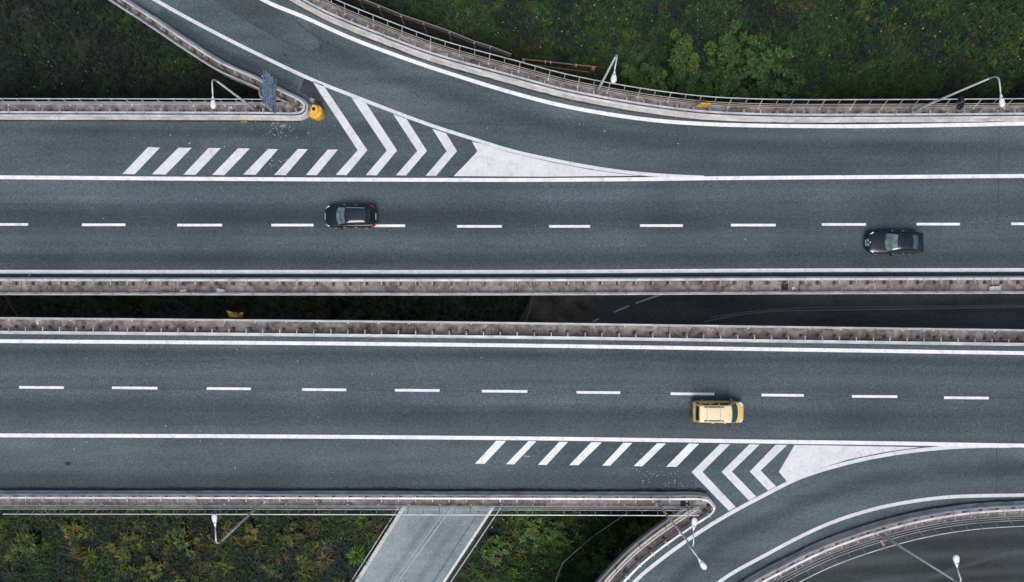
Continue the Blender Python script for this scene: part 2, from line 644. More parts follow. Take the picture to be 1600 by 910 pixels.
K_MED_UP = line_px([(-420, 432.5), (0, 433.5), (400, 434), (800, 434), (1200, 432.5), (1600, 431.5), (2020, 430.5)], 1.2)
K_MED_LO = line_px([(-420, 517.5), (0, 521.5), (400, 525), (800, 529.3), (1200, 535), (1600, 540.5), (2020, 546)], 1.2)
L_UP = line_px([(-420, 274), (0, 277.3), (400, 280.2), (800, 281.5), (1000, 280.3), (1100, 279), (1350, 277), (1600, 275.3), (2020, 272)], 1.2)
L_LO = line_px([(-420, 678), (0, 680.5), (400, 682), (800, 685), (1000, 687.5), (1200, 690.3), (1400, 693), (1526, 695.3), (1600, 696.5), (2020, 703)], 1.2)
K_RAMP_OUT = line_px([(90, -250), (180, -172), (300, -85), (452, 1), (483, 18.5), (513, 34), (600, 69.5), (676, 97.5), (800, 132), (875, 152), (950, 167),
                      (1025, 179), (1101, 187.5), (1200, 191.5), (1350, 192), (1600, 190.5), (2020, 187)], 0.8)
K_NOSE_UP = line_px([(-420, 186.5), (0, 187.5), (400, 188.5), (440, 189), (468, 189), (480, 186), (487.5, 177), (488, 167), (478, 156.5), (452, 143.5), (419, 127),
                     (404, 119.5), (356, 98.5), (306, 67.5), (246, 27), (213, 6), (120, -55), (0, -135), (-150, -235)], 0.35)
K_BOT = line_px([(-420, 765), (0, 766), (400, 766.5), (800, 767.5), (1040, 768.3), (1092, 768.6), (1102, 771), (1109.5, 776.5), (1115.5, 785), (1116.5, 791.5),
                 (1113, 799), (1104, 806.5), (1086, 818), (1065, 832), (1032, 855.5), (1002, 880), (978, 904), (950, 935), (905, 990), (860, 1060), (820, 1140)], 0.35)
K_BOT_OUT = line_px([(960, 1180), (1000, 1100), (1060, 1010), (1110, 948), (1155, 911), (1176, 898), (1200, 885), (1275, 848), (1350, 821), (1425, 801),
                     (1501, 788.5), (1600, 782), (2020, 768)], 0.8)


def rev(p):
    return list(reversed(p))


# ------------------------------------------------------------------ ground far below, one sheet with a raised bank behind the timber wall
ZG = -8.2
wall_px = [(470, -38), (520, -17), (562.7, 0), (592.5, 11.4), (627.5, 26), (662.5, 37.6), (702.7, 51.6), (741, 67.4), (765.8, 75), (799, 87.5)]
WALL = [W2(x, y, -6.1) for x, y in wall_px]
bank_line = WALL + [Vector((4.0, 19.6)), Vector((12, 18.6)), Vector((30, 18.0)), Vector((60, 18.0))]
bank_x = np.array([p.x for p in bank_line])
bank_y = np.array([p.y for p in bank_line])


def vnoise(x, y, seed=0):
    """smooth value noise on arrays"""
    xi = np.floor(x).astype(int)
    yi = np.floor(y).astype(int)
    xf, yf = x - xi, y - yi
    xf = xf * xf * (3 - 2 * xf)
    yf = yf * yf * (3 - 2 * yf)

    def h(a, b):
        n = (a * 374761393 + b * 668265263 + seed * 1274126177) & 0x7fffffff
        n = ((n ^ (n >> 13)) * 1274126177) & 0x7fffffff
        return ((n ^ (n >> 16)) & 0xffff) / 65535.0
    return (h(xi, yi) * (1 - xf) + h(xi + 1, yi) * xf) * (1 - yf) + (h(xi, yi + 1) * (1 - xf) + h(xi + 1, yi + 1) * xf) * yf


def fbm(x, y, seed=0):
    return (vnoise(x, y, seed) * .5 + vnoise(x * 2.1, y * 2.1, seed + 1) * .3 + vnoise(x * 4.3, y * 4.3, seed + 2) * .2)


def ground_z(x, y):
    by = np.interp(x, bank_x, bank_y)
    d = np.where(x < bank_x[0], -5.0, y - by)
    t = np.clip((d + 0.1) / 1.2, 0, 1)
    t = np.where(x > 2.0, np.clip((d + 1.5) / 4.0, 0, 1), t)
    t = t * t * (3 - 2 * t)
    rough = (fbm(x * .45, y * .45, 3) - .5) * np.where(d > -1.5, 0.5, 0.18)
    return ZG + 2.0 * t + rough


xs = np.concatenate([[-900, -300, -120], np.arange(-66, 66.1, 0.6), [120, 300, 900]])
ys = np.concatenate([[-900, -300, -90], np.arange(-42, 42.1, 0.6), [90, 300, 900]])
GX, GY = np.meshgrid(xs, ys)
GZ = ground_z(GX, GY)
nx, ny = len(xs), len(ys)
gv = np.stack([GX.ravel(), GY.ravel(), GZ.ravel()], 1)
idx = np.arange(nx * ny).reshape(ny, nx)
gf = np.stack([idx[:-1, :-1].ravel(), idx[:-1, 1:].ravel(), idx[1:, 1:].ravel(), idx[1:, :-1].ravel()], 1)
ground = structure(part("ground", gv.tolist(), gf.tolist(), M['ground'], smooth=True))

# ------------------------------------------------------------------ lower roads
ZL = -7.92
under_poly = [W2(x, y, ZL) for x, y in [(470, 1040), (553, 910), (626, 797), (700, 680), (780, 560), (828, 470), (850, 415), (2100, 405), (2100, 575),
                                       (1250, 575), (1000, 600), (880, 680), (800, 762), (774, 803), (698, 910), (610, 1040)]]
under = structure(slab("underpass_road", under_poly, ZL - 0.6, ZL, M['asph_under']))
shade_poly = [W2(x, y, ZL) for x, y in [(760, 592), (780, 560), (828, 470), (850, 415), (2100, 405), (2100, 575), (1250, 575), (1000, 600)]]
sheet("gap_shade_sheet", shade_poly, ZL + 0.004, M['asph_gap_shade'], under)  # darker copy of the road: shade under the decks put into the colour
dirt_poly = [W2(x, y, ZL) for x, y in [(786, 545), (815, 495), (832, 460), (850, 415), (985, 420), (950, 460), (905, 500), (870, 545)]]
sheet("bare_soil", dirt_poly, ZL + 0.006, M['soil'], under)
yard_poly = [W2(x, y, ZL) for x, y in [(1120, 1400), (1150, 960), (1235, 870), (1400, 800), (2200, 740), (2200, 1400)]]
yard = structure(slab("yard_pavement", yard_poly, ZL - 0.6, ZL + 0.01, M['asph_yard']))


def ribbon(name, line, w, z, mat, parent, side=0.0, taper=None):
    ns = normals(line)
    vs, fs = [], []
    L = len(line)
    for i, (p, n) in enumerate(zip(line, ns)):
        ww = w if taper is None else w * taper(i / (L - 1))
        a = p + n * (side + ww / 2)
        b = p + n * (side - ww / 2)
        vs += [(a.x, a.y, z), (b.x, b.y, z)]
    for i in range(L - 1):
        fs.append((2 * i + 1, 2 * i + 3, 2 * i + 2, 2 * i))
    return part(name, vs, fs, mat, parent)


# edge bands, centre lines and gutter of the lower road
ribbon("edge_band", line_px([(548, 924), (627, 799), (700, 682)], 0.6, ZL), 0.32, ZL + 0.006, M['kerbworn'], under)
ribbon("edge_line", line_px([(684, 924), (768, 797), (860, 660)], 0.6, ZL), 0.20, ZL + 0.006, M['paint_worn'], under)
ribbon("centre_line", line_px([(611, 924), (703, 798), (800, 664)], 0.8, ZL), 0.09, ZL + 0.006, M['paint_old'], under)
ribbon("centre_line", line_px([(604, 924), (696, 797), (790, 664)], 0.8, ZL), 0.06, ZL + 0.006, M['paint_old'], under)
ribbon("gutter", line_px([(691, 924), (773, 800), (865, 662)], 0.6, ZL), 0.40, ZL + 0.003, M['gutter'], under)
# dashes and edge lines of the road seen through the gap
for a, b in (((926, 503), (936, 498)), ((959, 488), (983, 478)), ((993, 474), (1034, 460))):
    ribbon("lane_dash", [W2(*a, ZL), W2(*b, ZL)], 0.17, ZL + 0.010, M['paint'], under)
ribbon("edge_line", line_px([(1100, 503), (1150, 493), (1200, 487), (1260, 485.5), (1345, 484), (1500, 481.5), (1640, 479)], 1, ZL), 0.11, ZL + 0.010, M['paint_old'], under)
ribbon("edge_line", line_px([(1110, 496), (1180, 486), (1262, 481), (1400, 479.5), (1640, 476.5)], 1, ZL), 0.07, ZL + 0.010, M['paint_old'], under)

# low rails and cable beside the lower road
rail = empty("roadside_rail", W(735, 855, ZL), "thin pale rail along the right edge of the lower road under the bridge", "rail")
ro = Vector(rail.location)
rl = [W(x, y, ZL + .35) - ro for x, y in [(690, 932), (704.5, 909), (776, 803), (830, 724)]]
MB().tube(rl, 0.055, 6).build("rail", M['wire'], rail)
for k in range(7):
    t = k / 6
    p = rl[1].lerp(rl[2], t)
    MB().box((p.x, p.y, -.0), (0.07, 0.07, 0.7), 0.57).build("post", M['steel_dull'], rail)
rail2 = empty("roadside_rail", W(590, 850, ZL), "thin pale rail along the left edge of the lower road under the bridge", "rail")
ro = Vector(rail2.location)
rl = [W(x, y, ZL + .30) - ro for x, y in [(534, 932), (549, 908), (620, 797), (700, 670)]]
MB().tube(rl, 0.045, 6).build("rail", M['wire'], rail2)
for k in range(7):
    p = rl[1].lerp(rl[2], k / 6)
    MB().box((p.x, p.y, -.0), (0.06, 0.06, 0.6), 0.57).build("post", M['steel_dull'], rail2)
cab = MB()
cpts = [W(x, y, -7.7) for x, y in [(1010, 780), (970, 808.5), (923, 841), (880, 879), (872, 897), (862, 925)]]
cab.tube(cpts, 0.035, 5)
tag(cab.build("cable", M['wire']), "thin pale cable kinking across the green bank below the slip road nose", "cable")
cab = MB()
cab.tube([W(x, y, -7.8) for x, y in [(833, 452), (831, 466), (829, 482), (823, 499), (818, 512)]], 0.04, 5)
tag(cab.build("cable", M['wire']), "short pale cable down in the dark gap between the two carriageways", "cable")
pp = MB()
pp.tube([W(8, 462, -6.5), W(17, 478, -7.0), W(28, 494, -7.6)], 0.07, 6)
tag(pp.build("pipe", M['ochre_pipe']), "thin ochre pipe slanting down into the gap at the far left", "pipe")

# timber retaining wall on the bank
wall = empty("retaining_wall", (WALL[4].x, WALL[4].y, -8.3), "brown boarded retaining wall beside the outer side of the curved slip road", "wall")
wo_ = Vector(wall.location)
for a, b in zip(WALL[:-1], WALL[1:]):
    n = max(1, int(round((b - a).length / 1.1)))
    for k in range(n):
        p, q = a.lerp(b, k / n), a.lerp(b, (k + 1) / n)
        d = q - p
        rz = math.atan2(d.y, d.x)
        c = (p + q) / 2
        o = MB().box((0, 0, 0), (d.length - .03, 0.07, 2.2)).build("panel", M['wallbrown'], wall,
                loc=(c.x - wo_.x, c.y - wo_.y, -7.2 + random.uniform(-.06, .06) - wo_.z), rot=(0, 0, rz + random.uniform(-.02, .02)))
        MB().box((0, 0, 0), (d.length * .99, 0.30, 0.06)).build("coping", M['wallbrown'], wall,
                loc=(c.x - wo_.x, c.y - wo_.y, -6.03 + random.uniform(-.02, .02) - wo_.z), rot=(0, 0, rz))
    MB().box((a.x - wo_.x, a.y - wo_.y - .08, -7.1 - wo_.z), (0.13, 0.13, 2.5)).build("post", M['steel_dull'], wall)
cap = MB()
cap.tube([Vector((p.x, p.y + .1, -5.93)) - wo_ for p in WALL], 0.035, 5)
cap.build("top_wire", M['wire'], wall)

# ------------------------------------------------------------------ bridge decks
upper = structure(sheet("upper_carriageway", L_UP + rev(K_MED_UP), 0.0, M['asph_main']))
slip_up = structure(sheet("upper_slip_road", K_NOSE_UP + K_RAMP_OUT + rev(L_UP), 0.0, M['asph_slip']))
lower = structure(sheet("lower_carriageway", K_MED_LO + rev(L_LO), 0.0, M['asph_low']))
slip_lo = structure(sheet("lower_slip_road", L_LO + rev(K_BOT_OUT) + rev(K_BOT), 0.0, M['asph_slip2']))
# concrete slabs that carry the asphalt
structure(slab("upper_deck", K_NOSE_UP + K_RAMP_OUT + rev(K_MED_UP), -1.1, -0.05, M['deck']))
structure(slab("lower_deck", K_MED_LO + rev(K_BOT_OUT) + rev(K_BOT), -1.1, -0.05, M['deck']))


def verge(name, line, side, w0, w1, ztop, joints=None, depth=1.0, cop=0.05, copmat='verge'):
    """raised concrete walkway made of cast lengths, each its own slab"""
    S = arclen(line)
    root = structure(link(name, None))
    s = 0.0
    while s < S[-1] - 0.3:
        l = random.choice([3.6, 4.8, 5.4, 6.0, 7.2])
        e = min(s + l, S[-1])
        seg = sub_line(line, s, e - 0.03)
        dz = random.uniform(-.006, .006)
        vs, fs = sweep(seg, [(w0, -depth), (w0, ztop + dz), (w1, ztop + dz), (w1, -depth)], side)
        part("slab", vs, fs, M['verge'], root)
        s = e
    # deck edge coping with a drip nib
    vs, fs = sweep(line, [(w1 + .004, -0.9), (w1 + .004, ztop + .03), (w1 + cop, ztop + .03), (w1 + cop, -0.9)], side)
    vs = [(x, y, max(z, -.8 * depth)) for x, y, z in vs]
    part("coping", vs, fs, M[copmat], root)
    return root


def kerb(name, line, side, width=0.27, h=0.15, jit=0.012, parent=None, mat='kerb'):
    fine = []
    S = arclen(line)
    n = int(S[-1] / 0.22)
    for i in range(n + 1):
        fine.append(at_s(line, S, S[-1] * i / n)[0])
    # chipped front edge
    ns = normals(fine)
    vs, fs = [], []
    chip = 0.0
    prof_n = 5
    for i, (p, nn) in enumerate(zip(fine, ns)):
        if random.random() < 0.05:
            chip = random.uniform(0.04, 0.14)
        elif random.random() < 0.35:
            chip *= 0.3
        c = chip + abs(random.gauss(0, jit))
        for d, z in ((0.0, -0.2), (0.0 + c * .6, 0.06), (0.03 + c, h), (width, h + .004), (width, -0.2)):
            q = p + nn * (d * side)
            vs.append((q.x, q.y, z))
    for i in range(len(fine) - 1):
        for k in range(prof_n - 1):
            f = (i * prof_n + k, i * prof_n + k + 1, (i + 1) * prof_n + k + 1, (i + 1) * prof_n + k)
            fs.append(f if side > 0 else f[::-1])
    o = part(name, vs, fs, M[mat], parent)
    if parent is None:
        structure(o)
    return o


def s_near(line, px, py):
    S = arclen(line)
    t = W2(px, py)
    i = min(range(len(line)), key=lambda j: (line[j] - t).length)
    return S[i]


# runs: line, side on which the verge lies
NOSE_L = sub_line(K_NOSE_UP, 0, s_near(K_NOSE_UP, 462, 189))
NOSE_R = sub_line(K_NOSE_UP, s_near(K_NOSE_UP, 474, 154), arclen(K_NOSE_UP)[-1])
BOT_L = sub_line(K_BOT, 0, s_near(K_BOT, 1088, 768.6))
BOT_R = sub_line(K_BOT, s_near(K_BOT, 1098, 810), arclen(K_BOT)[-1])
verge("verge", NOSE_L, +1, 0.27, 1.24, 0.140)
verge("verge", NOSE_R, +1, 0.27, 0.88, 0.150)
verge("verge", K_RAMP_OUT, +1, 0.27, 1.17, 0.140)
verge("verge", K_MED_UP, -1, 0.24, 1.26, 0.140)
verge("verge", K_MED_LO, +1, 0.24, 1.24, 0.140)
verge("verge", BOT_L, -1, 0.27, 1.17, 0.140)
verge("verge", BOT_R, -1, 0.27, 1.34, 0.150, cop=.18, copmat='slabgrey', depth=.35)
verge("verge", K_BOT_OUT, -1, 0.27, 1.17, 0.140)
for ln, sd in ((K_NOSE_UP, 1), (K_RAMP_OUT, 1), (K_MED_UP, -1), (K_MED_LO, 1), (K_BOT, -1), (K_BOT_OUT, -1)):
    kerb("kerb", ln, sd, mat='verge' if ln in (K_MED_UP, K_MED_LO) else 'kerb')


def inner(line, side, d, a, b):
    seg = sub_line(line, a, b)
    return [p + n * (d * side) for p, n in zip(seg, normals(seg))]


# concrete infill of the two noses
ni = inner(K_NOSE_UP, 1, 0.26, s_near(K_NOSE_UP, 432, 189), s_near(K_NOSE_UP, 445, 140))
structure(slab("nose_infill", ni, -0.9, 0.130, M['verge']))
ni = inner(K_BOT, -1, 0.26, s_near(K_BOT, 1062, 768.4), s_near(K_BOT, 1068, 830))
structure(slab("nose_infill", ni, -0.9, 0.130, M['verge']))

# ------------------------------------------------------------------ painted markings (each its own piece, child of its road)
ZP = 0.004


def dash(parent, x0, x1, y, w=0.20, slope=0.0, mat='paint'):
    a, b = W2(x0, y - slope), W2(x1, y + slope)
    ribbon("lane_dash", [a, a.lerp(b, .5), b], w, ZP, M[mat], parent)


for x0, x1, y in [(-100, -32, 350.5), (-26 + 4, 44, 351), (128, 196, 351.5), (277, 347, 352), (424, 490, 352), (566, 633, 353), (714, 784, 354), (858, 922, 354),
                  (1000, 1067, 352.8), (1142, 1212, 352), (1284, 1353, 351), (1432, 1500, 350.5), (1580, 1650, 350)]:
    if x0 == -100:
        continue
    dash(upper, x0, x1, y)
for x0, x1, y in [(30, 100, 605.7), (175, 246, 606.5), (323, 392, 607.6), (472, 541, 609.2), (617, 687, 610.2), (753, 824, 611.7), (901, 969, 613.6),
                  (1048, 1116, 615.8), (1190, 1256, 617.8), (1331, 1402, 619.8), (1475, 1545, 622)]:
    dash(lower, x0, x1, y, slope=0.3)
ribbon("edge_line", L_UP, 0.30, ZP + .004, M['paint'], upper)
ribbon("edge_line", line_px([(-420, 423.5), (0, 424.8), (400, 425), (800, 425), (1200, 422.8), (1600, 422), (2020, 421)], 1.2), 0.28, ZP, M['paint'], upper)
ribbon("edge_line", line_px([(-420, 530), (0, 533.3), (400, 536), (800, 540), (1200, 546), (1600, 552), (2020, 558)], 1.2), 0.29, ZP, M['paint'], lower)
ribbon("edge_line", L_LO, 0.30, ZP + .004, M['paint'], lower)
# slip road edge lines
ribbon("edge_line", line_px([(130, -220), (230, -130), (330, -52), (412, 0.5), (475, 27), (550, 60.5), (651, 98), (726, 122.5), (800, 145), (875, 164.5), (950, 178.5),
                             (1025, 188.5), (1101, 194), (1200, 196.8), (1350, 197.5), (1500, 195.5), (1600, 193.5), (2020, 190)], 0.7), 0.30, ZP, M['paint'], slip_up)
ribbon("edge_line", line_px([(90, -90), (170, -42), (242, 0), (320, 43), (400, 83.5), (488, 125), (550, 149.5), (616, 175), (676, 197), (740, 217.5), (800, 236), (860, 249.5),
                             (920, 261), (980, 269.5), (1040, 274.7), (1100, 277.5)], 0.7), 0.27, ZP, M['paint_worn'], slip_up)
ribbon("edge_line", line_px([(880, 1080), (930, 985), (993, 908), (1025.6, 880), (1071, 846.5), (1126, 811), (1200, 771), (1250, 746.5), (1325, 723.5), (1400, 708.5),
                             (1475, 700), (1526, 697.5), (1580, 697)], 0.7), 0.29, ZP, M['paint_worn'], slip_lo)
ribbon("edge_line", line_px([(1000, 1060), (1060, 970), (1126, 908), (1200, 865.5), (1250, 839), (1300, 816.5), (1350, 800), (1400, 788), (1475, 777.5), (1540, 774.8), (1600, 774), (2020, 766)], 0.7),
       0.27, ZP, M['paint_worn'], slip_lo)


def poly_px(name, pts, z, mat, parent):
    return sheet(name, [W2(x, y) for x, y in pts], z, mat, parent)


# upper bars (photo tracing of each)
for a in [((231.5, 230), (250, 231), (210.5, 272.5), (191.5, 272)), ((279, 231), (299.5, 231.3), (259, 273), (237.5, 272.5)), ((326, 231.5), (345, 231.8), (305.5, 273.5), (286.5, 273)),
          ((372, 232), (390.5, 232.3), (350.5, 274), (331.5, 273.5)), ((419, 233), (434.5, 233.5), (399.5, 273.3), (380, 273)), ((465.5, 233), (481, 233.5), (446.5, 274), (428.5, 273.5)),
          ((512, 234), (528, 234), (495, 274), (478, 273.7))]:
    poly_px("hatch_bar", a, ZP, M['paint_worn'], slip_up)
# upper chevrons
for a in [((488, 127), (505, 133), (574, 235), (541.5, 274), (524.5, 273.5), (559, 235)),
          ((549, 152.5), (571, 160), (620.5, 235.5), (588.5, 274.3), (571.5, 273.8), (604.5, 235.5)),
          ((614, 178.5), (635, 186), (667, 236), (634.5, 274.5), (618.5, 274.3), (652, 236)),
          ((675.5, 201.5), (697, 208.5), (714, 236.5), (681.5, 275), (665, 275), (698, 236.5))]:
    poly_px("chevron", a, ZP, M['paint_worn'], slip_up)
poly_px("painted_nose", [(737.5, 221.5), (755, 225.5), (800, 239.5), (860, 253.5), (920, 265), (975, 272.5), (1000, 275), (850, 276.3), (709, 275.5), (746, 237)], ZP - .001, M['paint_worn'], slip_up)
# lower bars and chevrons
for a in [((775.5, 688.8), (791, 689), (757, 725), (742, 725)), ((826, 689.3), (838, 689.8), (803.5, 725.8), (790.5, 725.5)), ((874, 690.5), (887.5, 690.8), (854, 726.8), (840.5, 726.5)),
          ((924, 691.2), (940.5, 691.5), (903.5, 727.3), (889.5, 727)), ((974, 692), (988, 692.3), (953.5, 728), (941, 727.8)), ((1027, 692.8), (1040.5, 693.2), (1003.5, 729), (990, 728.5)),
          ((1076.5, 693.2), (1092.5, 693.6), (1057, 729.8), (1041, 729.5))]:
    poly_px("hatch_bar", a, ZP, M['paint'], slip_lo)
for a in [((1125, 694), (1141, 694.2), (1097.5, 737.5), (1149.5, 792.5), (1139, 798.5), (1080.5, 738)),
          ((1171, 694.5), (1187, 695), (1143.5, 737), (1181.5, 776), (1170.5, 782.5), (1127.5, 737.5)),
          ((1212, 695.2), (1230, 695.5), (1188.5, 735.5), (1212.5, 760.5), (1200, 766.7), (1171.5, 737))]:
    poly_px("chevron", a, ZP, M['paint_worn'], slip_lo)
poly_px("painted_nose", [(1241.5, 695.7), (1300, 696.5), (1437, 699), (1380, 707), (1325, 718.3), (1270, 736), (1230, 753.3), (1217, 737.5)], ZP - .001, M['paint_worn'], slip_lo)
# patches, joints and cracks
poly_px("dark_patch", [(300, -45), (330, -2), (372, 25), (400, 42), (445, 65), (485, 80), (499, 73), (496, 60), (470, 36), (430, 14), (395, -6), (350, -36)], 0.0015, M["asph_dark"], slip_up)
poly_px("dark_patch", [(476, 122), (487, 126.5), (500, 149), (507, 160), (500, 163), (489, 160), (478, 148), (467, 143)], 0.002, M['patch'], slip_up)  # darker polygon laid over the slip road near the nose
for pts, w, par in [([(560, 191.5), (640, 192.5), (700, 193.5), (780, 194.5), (860, 195)], 0.035, slip_up), ([(487, 192), (487, 272)], 0.03, slip_up),
                    ([(700, 276.3), (850, 277.2), (1000, 276.6)], 0.10, slip_up),
                    ([(1557, 698), (1558, 735), (1556, 772)], 0.05, slip_lo), ([(1057, 691), (1057, 768)], 0.03, slip_lo), ([(1561, 193), (1560, 274)], 0.035, slip_up),
                    ([(1560, 278), (1560, 345)], 0.03, upper), ([(1025, 183), (1026, 195)], 0.04, slip_up), ([(170, 684), (170, 765)], 0.025, slip_lo),
                    ([(437, 8), (470, 40), (500, 62), (540, 80)], 0.05, slip_up), ([(400, 40), (440, 62), (490, 82)], 0.04, slip_up),
                    ([(640, 143), (650, 146), (655, 152)], 0.05, slip_up), ([(1178, 710), (1185, 704)], 0.02, slip_lo), ([(0, 605.6), (400, 608), (800, 612), (1200, 617.6), (1600, 622.5)], 0.025, lower), ([(0, 351.3), (800, 354.2), (1600, 350.2)], 0.02, upper)]:
    ribbon("crack", line_px(pts, 0.5), w, 0.0025, M['crack'], par)
poly_px("oil_mark", [(441, 83), (447, 84.5), (449, 88), (443, 87)], 0.0025, M['crack'], slip_up)
poly_px("oil_mark", [(101, 722), (107, 721), (112, 724), (108, 728), (102, 727)], 0.0025, M['patch'], slip_lo)
for pts, w in (([(817, 712.5), (828, 713.5)], .05), ([(1138, 737), (1160, 717), (1172, 706)], .03)):
    ribbon("scratch", line_px(pts, 0.5), w, 0.003, M['paint_old'], slip_lo)
def dark_gutter_strip(line, side, a, b, w, parent):
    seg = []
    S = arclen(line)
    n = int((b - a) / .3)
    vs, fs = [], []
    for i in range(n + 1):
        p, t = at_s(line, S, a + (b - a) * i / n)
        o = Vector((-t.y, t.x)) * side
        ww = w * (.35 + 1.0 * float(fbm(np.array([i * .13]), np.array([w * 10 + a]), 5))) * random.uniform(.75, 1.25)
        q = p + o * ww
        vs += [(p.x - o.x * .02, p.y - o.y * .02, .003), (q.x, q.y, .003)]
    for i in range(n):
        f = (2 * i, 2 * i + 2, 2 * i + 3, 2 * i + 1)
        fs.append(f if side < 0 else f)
    part("dark_gutter_strip", vs, fs, M['grime_shade'], parent)


dark_gutter_strip(K_BOT, 1, 0, s_near(K_BOT, 1100, 770), .24, slip_lo)  # kerb moss and dirt, also carrying painted shade of the lower barrier
dark_gutter_strip(K_BOT_OUT, 1, 8, arclen(K_BOT_OUT)[-1], .16, slip_lo)
dark_gutter_strip(K_RAMP_OUT, -1, 8, arclen(K_RAMP_OUT)[-1], .12, slip_up)
dark_gutter_strip(K_NOSE_UP, -1, 0, s_near(K_NOSE_UP, 470, 189), .13, slip_up)
dark_gutter_strip(K_MED_UP, 1, 0, arclen(K_MED_UP)[-1], .10, upper)
def track(parent, pts, w, mat, z, zl=0.0):
    line = line_px(pts, 1.0, zl)
    o = ribbon("tyre_and_shade_track", line, w, z, M[mat], parent)
    me = o.data
    uvl = me.uv_layers.new(name="UVMap")
    n = len(line)
    for lp in me.loops:
        vi = lp.vertex_index
        uvl.data[lp.index].uv = ((vi // 2) / n, 1.0 if vi % 2 == 0 else 0.0)
    return o


track(upper, [(-100, 334), (800, 338), (1700, 333)], 2.4, 'rubber_shade', .0008)
track(upper, [(-100, 404), (800, 405), (1700, 402)], 1.9, 'rubber_shade', .0013)
track(upper, [(-100, 297), (800, 301), (1700, 295)], 1.4, 'polish', .0018)
track(upper, [(-100, 372), (800, 373), (1700, 369)], 1.3, 'polish', .0018)
track(lower, [(-100, 638), (400, 641), (800, 646), (1700, 657)], 2.4, 'rubber_shade', .0008)
track(lower, [(-100, 548), (800, 556), (1700, 568)], 1.2, 'rubber_shade', .0013)
track(lower, [(-100, 578), (800, 586), (1700, 598)], 1.4, 'polish', .0018)
track(lower, [(-100, 669), (800, 674), (1700, 684)], 1.0, 'polish', .0018)
track(slip_lo, [(-100, 750), (500, 751), (900, 752), (1085, 752)], 1.9, 'rubber_shade', .0008)  # shoulder grime and barrier shade painted together as one dark band
track(slip_lo, [(-100, 708), (500, 710), (760, 712)], 1.6, 'polish', .0013)
track(slip_up, [(330, -20), (430, 38), (520, 80), (620, 122), (720, 155), (820, 184), (920, 208), (1040, 225), (1200, 232), (1400, 233), (1700, 230)], 2.2, 'rubber_shade', .0008)
track(slip_up, [(250, 18), (330, 72), (400, 106), (465, 138)], 1.0, 'rubber_shade', .0013)  # guardrail shade painted on the asphalt along the inner kerb
track(slip_up, [(420, 72), (520, 116), (620, 158), (720, 196), (820, 226), (920, 248), (1040, 260)], 1.2, 'polish', .0016)
track(slip_up, [(-100, 204), (180, 205), (300, 206), (480, 208)], 1.3, 'rubber_shade', .0013)
track(slip_up, [(900, 185), (1000, 203), (1150, 212), (1400, 213), (1700, 211)], .9, 'polish', .0020)
track(slip_lo, [(1010, 955), (1060, 905), (1130, 850), (1200, 812), (1300, 770), (1400, 746), (1500, 736), (1700, 733)], 2.0, 'rubber_shade', .0018)
track(slip_lo, [(1035, 905), (1090, 858), (1150, 816), (1230, 776), (1330, 742), (1430, 722), (1540, 715)], 1.0, 'polish', .0013)
track(slip_lo, [(1110, 910), (1190, 852), (1300, 800), (1400, 770), (1500, 757), (1700, 752)], .9, 'polish', .0023)
for i, (pts, w, mt) in enumerate([([(1180, 900), (1320, 880), (1480, 868), (1700, 862)], 1.6, 'polish'), ([(1250, 930), (1400, 905), (1560, 893), (1700, 890)], 1.2, 'polish'),
                                 ([(1330, 850), (1450, 838), (1700, 826)], 1.2, 'polish'), ([(1400, 925), (1520, 880), (1650, 850)], .7, 'polish')]):
    track(yard, pts, w, mt, ZL + .012 + .0006 * i, ZL)
for i, (pts, w, mt) in enumerate([([(640, 930), (690, 855), (735, 790), (800, 690)], 1.1, 'polish'), ([(590, 930), (642, 855), (680, 800), (745, 700)], .9, 'polish'), ([(665, 930), (712, 855), (755, 790)], .35, 'rubber_shade')]):
    track(under, pts, w, mt, ZL + .0012 + .0006 * i, ZL)
# crumbs of stone and glass scattered on the shoulders
cr = MB()
for cx, cy, sx, sy, n in [(430, 203, 22, 8, 60), (432, 255, 14, 8, 36), (1022, 742, 20, 10, 46), (1080, 755, 14, 10, 12), (520, 210, 40, 16, 10), (300, 215, 90, 14, 10), (950, 200, 100, 10, 10),
                          (1060, 206, 30, 8, 8), (300, 700, 250, 25, 26), (800, 320, 500, 25, 18), (700, 560, 500, 20, 18)]:
    for _ in range(n):
        p = W(random.gauss(cx, sx), random.gauss(cy, sy), 0.012)
        s = random.uniform(0.02, 0.065)
        cr.box((p.x, p.y, 0.012), (s, s * random.uniform(.4, 1.6), 0.024), random.uniform(0, 3))
tag(cr.build("stone_crumbs", M['litter']), "pale crumbs of stone and glass scattered on the asphalt", "crumbs", kind="stuff")

# ------------------------------------------------------------------ guardrails and railings
post_b = MB()
post_b.box((0, 0, 0.55), (0.07, 0.10, 0.92))                       # upright
post_b.box((0, -0.14, 0.98), (0.055, 0.36, 0.06))                   # arm to the beams (towards -y = road)
post_b.box((0.0, 0.045, 0.98), (0.11, 0.03, 0.09))
POST = post_b.data("post", M['steel'])
bp = MB()
bp.box((0, 0.02, 0.165), (0.26, 0.24, 0.03))
for dx in (-.09, .09):
    for dy in (-.07, .10):
        bp.box((dx, dy, 0.20), (0.04, 0.04, 0.05))
bp.box((0.05, 0.03, 0.24), (0.02, 0.16, 0.14))
bp.box((-0.05, 0.03, 0.24), (0.02, 0.16, 0.14))
BASE = bp.data("base_plate", M['rust'])


